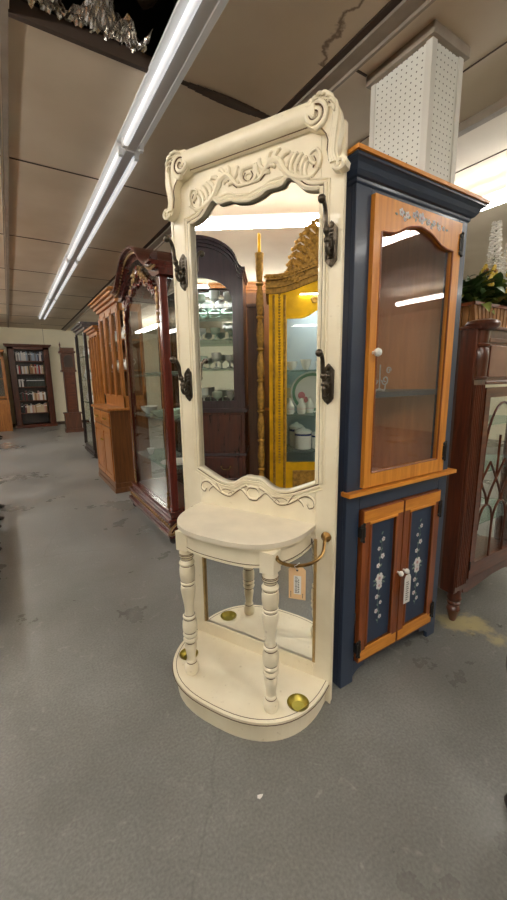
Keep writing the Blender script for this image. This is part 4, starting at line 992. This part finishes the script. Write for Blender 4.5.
pal = {5: ['white', 'pale blue', 'white', 'grey', 'dark green', 'black', 'navy blue', 'white'], 4: ['white', 'red', 'cream', 'white', 'tan', 'pale blue', 'dark green', 'cream'], 3: None, 2: ['white', 'cream', 'pinkish', 'white', 'tan'], 1: ['pinkish', 'cream', 'tan', 'maroon', 'cream', 'white']}
ordn = ['first', 'second', 'third', 'fourth', 'fifth', 'sixth', 'seventh', 'eighth', 'ninth', 'tenth', 'eleventh', 'twelfth', 'thirteenth', 'fourteenth', 'fifteenth', 'sixteenth', 'seventeenth', 'eighteenth', 'nineteenth', 'twentieth', 'twenty-first', 'twenty-second', 'twenty-third', 'twenty-fourth']
shn = {5: 'top shelf', 4: 'second shelf down', 3: 'middle shelf', 2: 'fourth shelf down', 1: 'fifth shelf down'}
random.seed(11)
for s_ in (5, 4, 3, 2, 1):
    x = -.33 if s_ > 2 else -.34; i = 0; prev = None
    while x < .32 and i < 24:
        th = random.uniform(.026, .048); hh = random.uniform(.20, .27)
        if s_ == 3:
            cn = 'white' if i in (0, 2) else ('black' if i < 5 else 'dark green'); hh = .24 if i >= 5 else hh
            if i >= 5: th = .042
        elif s_ == 2 and x < -.05: cn = random.choice(['dark green', 'black', 'maroon'])
        elif s_ == 1 and (x < -.28): cn = 'black'
        else: cn = random.choice(pal[s_])
        if x+th > .345: break
        q = MB(); q.box(0, th-.002, 0, .17, 0, hh); q.mi = 1; q.box(.003, th-.005, .004, .166, hh-.001, hh+.0005)
        if hh > .23: q.mi = 1; q.box(.003, th-.005, -.0006, 0, hh*.7, hh*.78)
        o = q.build('book', ['bk_'+cn, 'label'], smooth=False, loc=(.555+x, 12.93, SH[s_]))
        tag(o, '%s book on the %s of the far bookcase, %s from the left' % (cn, shn[s_], ordn[i]), 'book', 'books on the far bookcase')
        x += th; i += 1

# oak cabinet at left edge
oc = thing('oak_bookcase', 'honey oak cabinet with dark glass above and panel door below, left of the bookcase', 'cabinet', (-.46, 12.35, 0))
q = MB(); q.box(-.4, .4, 0, .4, 0, .86); q.box(-.4, -.34, .02, .4, .86, 2.1); q.box(.34, .4, .02, .4, .86, 2.1); q.box(-.4, .4, .02, .4, 2.0, 2.12); q.box(-.4, .4, .38, .4, .8, 2.1); q.build('case', 'oak', oc, smooth=False, bevel=.004)
q = MB(); q.box(-.43, .43, -.03, .42, 2.12, 2.18); q.build('cornice', 'oak_x', oc, smooth=False, bevel=.006)
for x0, x1 in ((-.38, -.01), (.01, .38)):
    q = MB(); q.prism([(x0, .08), (x1, .08), (x1, .82), (x0, .82)], 'y', -.014, 0, [[(x0+.06, .15), (x1-.06, .15), (x1-.06, .75), (x0+.06, .75)]]); d = q.build('door', 'oak', oc, smooth=False, bevel=.003)
    MB().box(x0+.06, x1-.06, -.006, 0, .15, .75).build('panel', 'oak', d, smooth=False)
    q = MB(); q.prism([(x0, .9), (x1, .9), (x1, 1.98), (x0, 1.98)], 'y', .0, .02, [[(x0+.05, .95), (x1-.05, .95), (x1-.05, 1.93), (x0+.05, 1.93)]]); d = q.build('glazed_door', 'oak', oc, smooth=False, bevel=.003)
    MB().box(x0+.05, x1-.05, .008, .011, .95, 1.93).build('glass', 'glass', d, smooth=False)
MB().box(-.34, .34, .05, .38, .95, 1.95).build('dark_interior', 'black_wood', oc, smooth=False)
MB().box(-.34, .34, .03, .38, 1.40, 1.42).build('shelf', 'oak_x', oc, smooth=False)

# ------------------------------------------------------------------ things whose feet show at the left edge, the stool at lower right
def chair(label, loc, rz):
    t = thing('dining_chair', label, 'chair', loc, rz, 'dark chairs lined up on the left of the aisle')
    MB().box(-.24, .24, -.23, .23, .42, .46).build('seat', 'black_wood', t, smooth=False, bevel=.015)
    for sx in (-.20, .20):
        q = MB(); q.tube(smoothpath([(sx, -.19, .42), (sx*1.06, -.215, .34), (sx*1.0, -.19, .2), (sx*1.0, -.185, .08), (sx*1.08, -.215, .03), (sx*1.12, -.24, .012)], 4), taper(21, .032, .020), 8); q.ell((sx*1.12, -.24, .018), (.03, .032, .018), 8); q.build('leg', 'black_wood', t)
        q = MB(); q.tube(smoothpath([(sx, .2, 0), (sx, .19, .42), (sx*.95, .24, .95)], 5), .022, 8); q.build('leg', 'black_wood', t)
    q = MB(); q.box(-.19, .19, .235, .255, .85, .98); q.box(-.06, .06, .20, .22, .46, .88); q.build('backrest', 'black_wood', t, smooth=False, bevel=.01)
    return t
ch = chair('dark carved chair at left edge, nearest of the row, only a foot showing', (-.47, 2.75, 0), pi/2)
for i, (x, y) in enumerate(((-.47, 3.32), (-.48, 3.90), (-.46, 4.6), (-.56, 10.9))):
    k = copy_tree(ch); k.location = (x, y, 0); k['label'] = ('dark carved chair at left edge, second from the camera', 'dark carved chair at left edge, third from the camera', 'dark carved chair at left edge, fourth from the camera', 'dark chair far down the aisle in front of the honey oak cabinet')[i]
st = thing('footstool', 'dark round-footed stool at the lower right corner of the floor', 'stool', (1.36, .30, 0))
q = MB(); q.lathe([(.001, .40), (.20, .40), (.215, .42), (.215, .445), (.19, .46), (.001, .465)], seg=28, cap=False); q.build('seat', 'black_wood', st)
for a in range(4):
    an = pi*.83+a*pi/2; q = MB(); q.lathe([(.012, 0), (.026, .006), (.030, .022), (.024, .040), (.014, .05), (.018, .12), (.024, .25), (.016, .36), (.016, .41)], (.185*cos(an), .185*sin(an), 0), 14); q.build('leg', 'black_wood', st)

# ------------------------------------------------------------------ furniture opposite (seen in the hall tree mirror)
AX = -.86
ga = thing('gilded_armoire', 'bright gold armoire with leafy crest across the aisle, seen in the mirror', 'armoire', (AX, .78, 0), pi/2)
GW = .50      # local +x -> +Y
def garch(x, z0, rise): u = min(1, abs(x)/.34); return z0+rise*.5*(1+cos(pi*u))
gh = [(-.355, .62)]+[(x, 1.82+.10*.5*(1+cos(pi*min(1, abs(x)/.25)))) for x in [-.355+.71*i/28 for i in range(29)]]+[(.355, .62)]
q = MB(); outer = [(-GW, .0), (GW, .0)]+[(GW-2*GW*i/24, 2.02+.10*.5*(1+cos(pi*min(1, abs(GW-2*GW*i/24)/.42)))) for i in range(25)]
q.prism(outer, 'y', 0, .03, [gh]); q.box(-GW, -GW+.02, .03, .45, 0, 2.02); q.box(GW-.02, GW, .03, .45, 0, 2.02); q.box(-GW, GW, .43, .45, 0, 2.05); q.box(-GW, GW, .03, .45, 0, .1)
q.build('case', 'gold', ga, smooth=False, bevel=.004)
q = MB()
for x in (-.46, .46, -.372, .372): q.tube([(x, -.004, .1), (x, -.004, 2.0)], .010, 8)
for i in range(60):
    z = .62+i*.0235
    for x in (-.415, .415): q.ell((x, -.004, z), (.010, .006, .009), 6)
q.build('frame_beading', 'gold_old', ga)
q = MB()
def gs(lo, hi, y0):
    a = [(GW+.025-2*(GW+.025)*i/24, 2.02+lo+.11*.5*(1+cos(pi*min(1, abs(GW+.025-2*(GW+.025)*i/24)/.46)))) for i in range(25)]
    q.prism(a+[(x, z+hi-lo) for x, z in a[::-1]], 'y', y0, .45)
gs(-.01, .03, -.02); gs(.03, .06, -.045); gs(.06, .085, -.03); gs(.085, .125, -.07)
q.build('cornice', 'gold_old', ga, smooth=False, bevel=.004)
q = MB()
for i in range(40):
    x = -GW-.03+i*(2*GW+.06)/39; z = 2.125+.11*.5*(1+cos(pi*min(1, abs(x)/.46))); q.ell((x, -.072, z), (.012, .008, .009), 6)
for sg in (1, -1):
    for k in range(9):
        b = (sg*(.0+.033*k), 2.25-.004*k*k*.6); L = .30-.026*k
        an = pi/2-sg*(.12+.11*k); pp = smoothpath([(b[0], -.03, b[1]), (b[0]+L*.5*cos(an), -.05, b[1]+L*.5*sin(an)), (b[0]+L*cos(an+sg*-.25), -.035, b[1]+L*sin(an-sg*.25)), (b[0]+L*1.02*cos(an-sg*.4)+sg*.02, -.04, b[1]+L*.93*sin(an-sg*.4))], 4)
        q.tube(pp, taper(len(pp), .022, .006, .028), 7, flat=((0, 1, 0), .5))
        for j in range(2, len(pp)-1, 2):
            for sd_ in (-1, 1): q.ell((pp[j][0]+sd_*.020*cos(an+pi/2), pp[j][1]-.008, pp[j][2]+sd_*.020*sin(an+pi/2)), (.013, .008, .015), 6)
    sp = [(x*sg, y, z) for x, y, z in spiral(.30, 2.21, .045, .008, 0, 1.5, -.03)]; q.tube(sp, taper(len(sp), .016, .008), 6)
q.build('crest', 'gold_old', ga)
for sg in (0,):
    q = MB()
    for k in range(6): a = 2*pi*k/6; q.ell((.025*cos(a), -.008, 1.99+.025*sin(a)), (.018, .008, .018), 8)
    q.ell((0, -.014, 1.99), .012); q.build('rosette', 'gold_old', ga)
q = MB()
for sg in (1, -1):
    for k in range(6): a = 2*pi*k/6; q.ell((sg*.13+.02*cos(a), -.006, 1.965+.02*sin(a)), (.015, .008, .015), 8)
q.build('door_rosettes', 'gold_old', ga)
MB().box(-.36, .36, .012, .015, .62, 1.98).build('glass', 'glass', ga, smooth=False)
MB().box(-.495, .495, .42, .428, .1, 2.0).build('back_lining', plain('pale_blue_lining', srgb(150, 164, 170), .5), ga, smooth=False)
for z in (1.40, 1.02, .70): MB().box(-.49, .49, .05, .42, z, z+.01).build('shelf', 'glass_shelf', ga, smooth=False)
for x0 in (-.30,): MB().box(-.3, .3, -.012, 0, .12, .55).build('lower_panel', 'gold_old', ga, smooth=False, bevel=.01)
l = bpy.data.lights.new('cabinet_lamp', 'AREA'); l.energy = 5; l.size = .5; l.color = (.95, 1, 1); lo = bpy.data.objects.new('cabinet_lamp', l); COL.objects.link(lo); lo.parent = ga; lo.location = (0, .2, 2.0)
def inG(x, y, z): return (AX-y, .78+x, z)
def canister(label, loc, r, h):
    t = thing('canister', label, 'canister', loc, 0, 'blue-banded canisters in the gold armoire')
    MB().lathe([(r*.9, 0), (r, .006), (r, h*.72), (r*.96, h*.76)], seg=24).build('jar', 'porcelain', t)
    MB().lathe([(r*1.01, h*.62), (r*1.015, h*.63), (r*1.015, h*.70), (r*1.01, h*.71)], seg=24, cap=False).build('band', 'cobalt', t)
    MB().lathe([(r*1.06, h*.76), (r*1.06, h*.82), (r*.7, h*.9), (.02, h*.93), (.018, h*.97), (.001, h)], seg=24).build('lid', 'porcelain', t)
canister('largest blue-banded white canister on the armoire lower shelf', inG(.20, .16, .711), .075, .20)
canister('blue-banded canister behind the largest in the armoire', inG(.25, .31, .711), .065, .23)
canister('blue-banded canister toward the middle of the armoire shelf', inG(.06, .18, .711), .06, .17)
for i, (x, y) in enumerate(((.32, .12), (.22, .12), (.14, .2))):
    q = MB(); q.lathe([(.03, 0), (.038, .01), (.04, .07), (.02, .10), (.016, .12), (.022, .13), (.001, .14)], seg=16); q.mi = 1; q.ell((0, -.0, .045), (.041, .041, .012), 12); o = q.build('cruet', ['porcelain', 'rose'], loc=inG(x, y, 1.031)); tag(o, 'white cruet with rose band on the armoire middle shelf, %s' % ('leftmost in the mirror', 'second in the mirror', 'third in the mirror')[i], 'bottle', 'cruets in the gold armoire')
pl = thing('serving_platter', 'large white platter with green rim and rose propped up in the armoire', 'platter', inG(.12, .30, 1.031)); pl.rotation_euler = (0, R(12), 0)
q = MB(); q.lathe([(.001, .0), (.12, .0), (.16, .012), (.19, .02)], (0, 0, .19), 36, 'x', cap=False); q.lathe([(.19, .02), (.19, .024), (.16, .016), (.12, .004), (.001, .004)], (0, 0, .19), 36, 'x', cap=False); q.build('dish', 'porcelain', pl)
q = MB(); q.lathe([(.150, .016), (.175, .022), (.176, .023), (.150, .017)], (.004, 0, .19), 36, 'x', cap=False); q.build('rim_paint', 'leafpaint', pl)
q = MB(); q.ell((.012, .09, .16), (.008, .035, .035)); q.ell((.010, .05, .12), (.006, .02, .03)); q.build('rose_paint', 'rose', pl)
for i, (x, h) in enumerate(((.30, .09), (.18, .11), (.05, .09))):
    o = bowl('teacup', 'painted teacup on the armoire top shelf, %s in the mirror' % ('leftmost', 'second', 'third')[i], inG(x, .18, 1.411), .05, h*.8, 'porcelain', 'teacups in the gold armoire', 'cup')
# small lampshade in the armoire
q = thing('table_lamp', 'little lamp with pale shade standing on the armoire middle shelf', 'lamp', inG(.30, .33, 1.031))
MB().lathe([(.04, 0), (.04, .01), (.012, .02), (.012, .14)], seg=14).build('base', 'porcelain', q); MB().lathe([(.065, .13), (.045, .22)], seg=20, cap=False).build('shade', 'shade', q)

# tall turned gilded post beside the armoire
tp_ = thing('bed_post', 'tall slender turned gilt post beside the gold armoire, seen in the mirror', 'post', (-.80, 1.352, 0))
pr = [(.04, 0), (.045, .02), (.03, .05)]
z = .05
while z < 2.15:
    pr += [(.019, z+.01), (.030, z+.02), (.030, z+.03), (.019, z+.04), (.024, z+.06), (.031, z+.14), (.024, z+.22), (.018, z+.24)]; z += .25
pr += [(.018, 2.18), (.030, 2.22), (.034, 2.28), (.036, 2.30), (.012, 2.302)]
MB().lathe(pr, seg=18).build('shaft', 'gold_old', tp_)
MB().lathe([(.012, 2.30), (.011, 2.44), (.006, 2.445)], seg=12).build('finial', 'gold', tp_)
# brown wardrobe between
wr = thing('wardrobe', 'plain brown wardrobe behind the turned gilt post, seen in the mirror', 'wardrobe', (-.98, 1.405, 0), pi/2)
q = MB(); q.box(-.075, .06, 0, .4, .05, 1.93); q.build('case', 'walnut', wr, smooth=False, bevel=.004)
q = MB(); q.box(-.078, .063, -.015, .4, 1.93, 1.96); q.build('top', 'walnut', wr, smooth=False, bevel=.004)
q = MB(); q.box(-.077, .062, -.01, .4, 0, .06); q.build('plinth', 'walnut', wr, smooth=False)
# arch-topped secretary
se = thing('secretary_cabinet', 'dark mahogany arch-topped secretary, plum sheen painted in, with lit glass doors, seen left in the mirror', 'cabinet', (AX, 1.865, 0), pi/2)
W = .375
def sarch(x): u = abs(x)/W; return 2.14+.24*sqrt(max(0, 1-(u/.88)**2)) if u < .88 else 2.14
xs = [W-2*W*i/32 for i in range(33)]
hole = [(-W+.09, 1.16)]+[(-W+.09+(2*W-.18)*i/20, 1.98+.17*sqrt(max(0, 1-((-W+.09+(2*W-.18)*i/20)/(W-.09))**2))) for i in range(21)]+[(W-.09, 1.16)]
q = MB(); q.prism([(-W, 1.09), (W, 1.09)]+[(x, sarch(x)) for x in xs], 'y', .0, .025, [hole]); q.box(-W, -W+.02, .025, .36, 1.09, 2.14); q.box(W-.02, W, .025, .36, 1.09, 2.14); q.box(-W, W, .34, .36, 1.0, 2.14); q.build('upper_case', 'plum', se, smooth=False, bevel=.004)
q = MB()
for (lo_, y0) in ((0, -.02), (.022, -.04), (.045, -.06)):
    a = [(x*(1+.06*(lo_/.045)), sarch(x)+lo_) for x in xs]; q.prism(a+[(x, z+.024) for x, z in a[::-1]], 'y', y0, .36)
q.build('arched_cornice', 'plum', se, smooth=False, bevel=.004)
q = MB(); q.box(-W-.02, W+.02, -.02, .42, 1.06, 1.095); q.box(-W-.01, W+.01, -.01, .42, .68, .70); q.build('ledges', 'plum', se, smooth=False, bevel=.005)
q = MB(); q.box(-W, W, 0, .42, .08, 1.06); q.build('base', 'plum_low', se, smooth=False, bevel=.004)
q = MB(); q.box(-W-.015, W+.015, -.015, .42, 0, .09); q.build('plinth', 'plum_low', se, smooth=False, bevel=.004)
MB().box(-W+.03, W-.03, -.012, 0, .72, 1.04).build('drop_front', 'plum_low', se, smooth=False, bevel=.006)
for z0, z1 in ((.50, .67), (.30, .48), (.11, .28)):
    d = MB().box(-W+.03, W-.03, -.014, 0, z0, z1).build('drawer', 'plum_low', se, smooth=False, bevel=.006)
    for x in (-.2, .2):
        q = MB(); q.tube(smoothpath([(x-.04, -.018, (z0+z1)/2), (x-.025, -.03, (z0+z1)/2-.02), (x+.025, -.03, (z0+z1)/2-.02), (x+.04, -.018, (z0+z1)/2)]), .004, 6); q.ell((x-.04, -.018, (z0+z1)/2), .008); q.ell((x+.04, -.018, (z0+z1)/2), .008); q.build('pull', 'bronze', d)
MB().box(-W+.08, W-.08, .008, .011, 1.15, 2.16).build('glass', 'glass', se, smooth=False)
MB().box(-W+.02, W-.02, .332, .338, 1.1, 2.12).build('mirror_back', 'mirror', se, smooth=False)
for z in (1.42, 1.66, 1.90): MB().box(-W+.02, W-.02, .03, .33, z, z+.008).build('glass_shelf', 'glass_shelf', se, smooth=False)
l2 = bpy.data.lights.new('cabinet_lamp', 'AREA'); l2.energy = 3; l2.size = .12; l2.color = (.92, 1, 1); lo2 = bpy.data.objects.new('cabinet_lamp', l2); COL.objects.link(lo2); lo2.parent = se; lo2.location = (0, .17, 2.12)
random.seed(3)
for z, sn in ((1.101, 'bottom'), (1.43, 'second'), (1.67, 'third'), (1.91, 'top')):
    for j, x in enumerate((-.24, -.12, .0)):
        r_0 = random.uniform(.035, .05); h = random.uniform(.10, .17)
        q = MB(); q.lathe([(r_0, 0), (r_0*.9, .008), (.008, .02), (.007, h*.45), (r_0*.9, h*.62), (r_0, h), (r_0*.93, h), (r_0*.8, h*.64), (.001, h*.55)], seg=18, cap=False)
        o = q.build('goblet', random.choice(['celadon', 'porcelain']), loc=(AX-.15, 1.865+x, z)); tag(o, 'pale footed goblet on the %s shelf of the plum secretary, %s from its right end' % (sn, ('first', 'second', 'third')[j]), 'goblet', 'glassware in the plum secretary')

# ------------------------------------------------------------------ more of the shop, seen only as reflections
k = copy_tree(hu); k.location = (-.95, 4.0, 0); k.rotation_euler.z = pi/2; k['label'] = 'oak hutch across the aisle, opposite the cherry curio'
k = copy_tree(hu); k.location = (-.95, 5.4, 0); k.rotation_euler.z = pi/2; k['label'] = 'second oak hutch across the aisle, next to the other'
k = copy_tree(hu); k.location = (2.3, -1.3, 0); k.rotation_euler.z = pi; k['label'] = 'oak hutch behind the camera, mirrored in the navy cabinet glass'
for y, lb in ((6.8, 'third oak hutch across the aisle'), (8.2, 'fourth oak hutch across the aisle'), (9.6, 'fifth oak hutch across the aisle'), (11.0, 'last oak hutch across the aisle, nearest the bookcase wall')):
    k = copy_tree(hu); k.location = (-1.02, y, 0); k.rotation_euler.z = pi/2; k['label'] = lb
for y, lb in ((.05, 'oak hutch back to back behind the gold armoire'), (1.32, 'oak hutch back to back behind the plum secretary'), (2.60, 'oak hutch back to back in the row behind, further from the camera')):
    k = copy_tree(hu); k.location = (-2.3, y, 0); k.rotation_euler.z = -pi/2; k['label'] = lb

# foil and insulation in the ceiling void
q = MB(); random.seed(21); nx, ny = 60, 9; grid = []
for i in range(nx+1):
    row = []
    for j in range(ny+1):
        x = .20+.53*i/nx; t_ = j/ny
        y = 2.118-(.10+.05*sin(i*.21+.5)+.03*sin(i*.53))*t_
        z = CZ+.045+(.05+.035*sin(i*.17+1)+.02*sin(i*.41))*t_+.010*sin(i*.9+j*1.3)+.008*sin(i*1.7-j*.8)+random.uniform(-.004, .005)
        row.append(q.bm.verts.new((x+random.uniform(-.003, .003), y+random.uniform(-.004, .004), z)))
    grid.append(row)
for i in range(nx):
    for j in range(ny): q.face([grid[i][j], grid[i+1][j], grid[i+1][j+1], grid[i][j+1]])
fo = q.build('foil_sheet', 'foil', smooth=False); tag(fo, 'crumpled silver foil backing showing along the edge of the missing ceiling board', 'foil')
sd = fo.modifiers.new('s', 'SOLIDIFY'); sd.thickness = .002
q = MB()
for i in range(26): x = .24+.5*i/25; q.ell((x, 1.98-.03*sin(i*.7), CZ+.235+.02*sin(i)), (.045, .09, .045), 8)
tag(q.build('insulation_batt', 'batt'), 'brown fibrous insulation above the foil in the ceiling opening', 'insulation')

# specks on the floor
random.seed(2)
for i, (x, y, s_, lb) in enumerate(((.545, .86, .012, 'small white scrap on the floor in front of the hall tree'), (.43, .47, .011, 'tiny pale scrap on the bare floor nearest the camera'), (1.93, .68, .010, 'small white chip on the floor below the navy cabinet right side'))):
    q = MB(); q.prism([(s_*cos(a*1.05)*random.uniform(.6, 1), s_*sin(a*1.05)*random.uniform(.4, .8)) for a in range(6)], 'z', 0.0003, .0022)
    tag(q.build('paper_scrap', 'label', loc=(x, y, 0), smooth=False), lb, 'scrap')
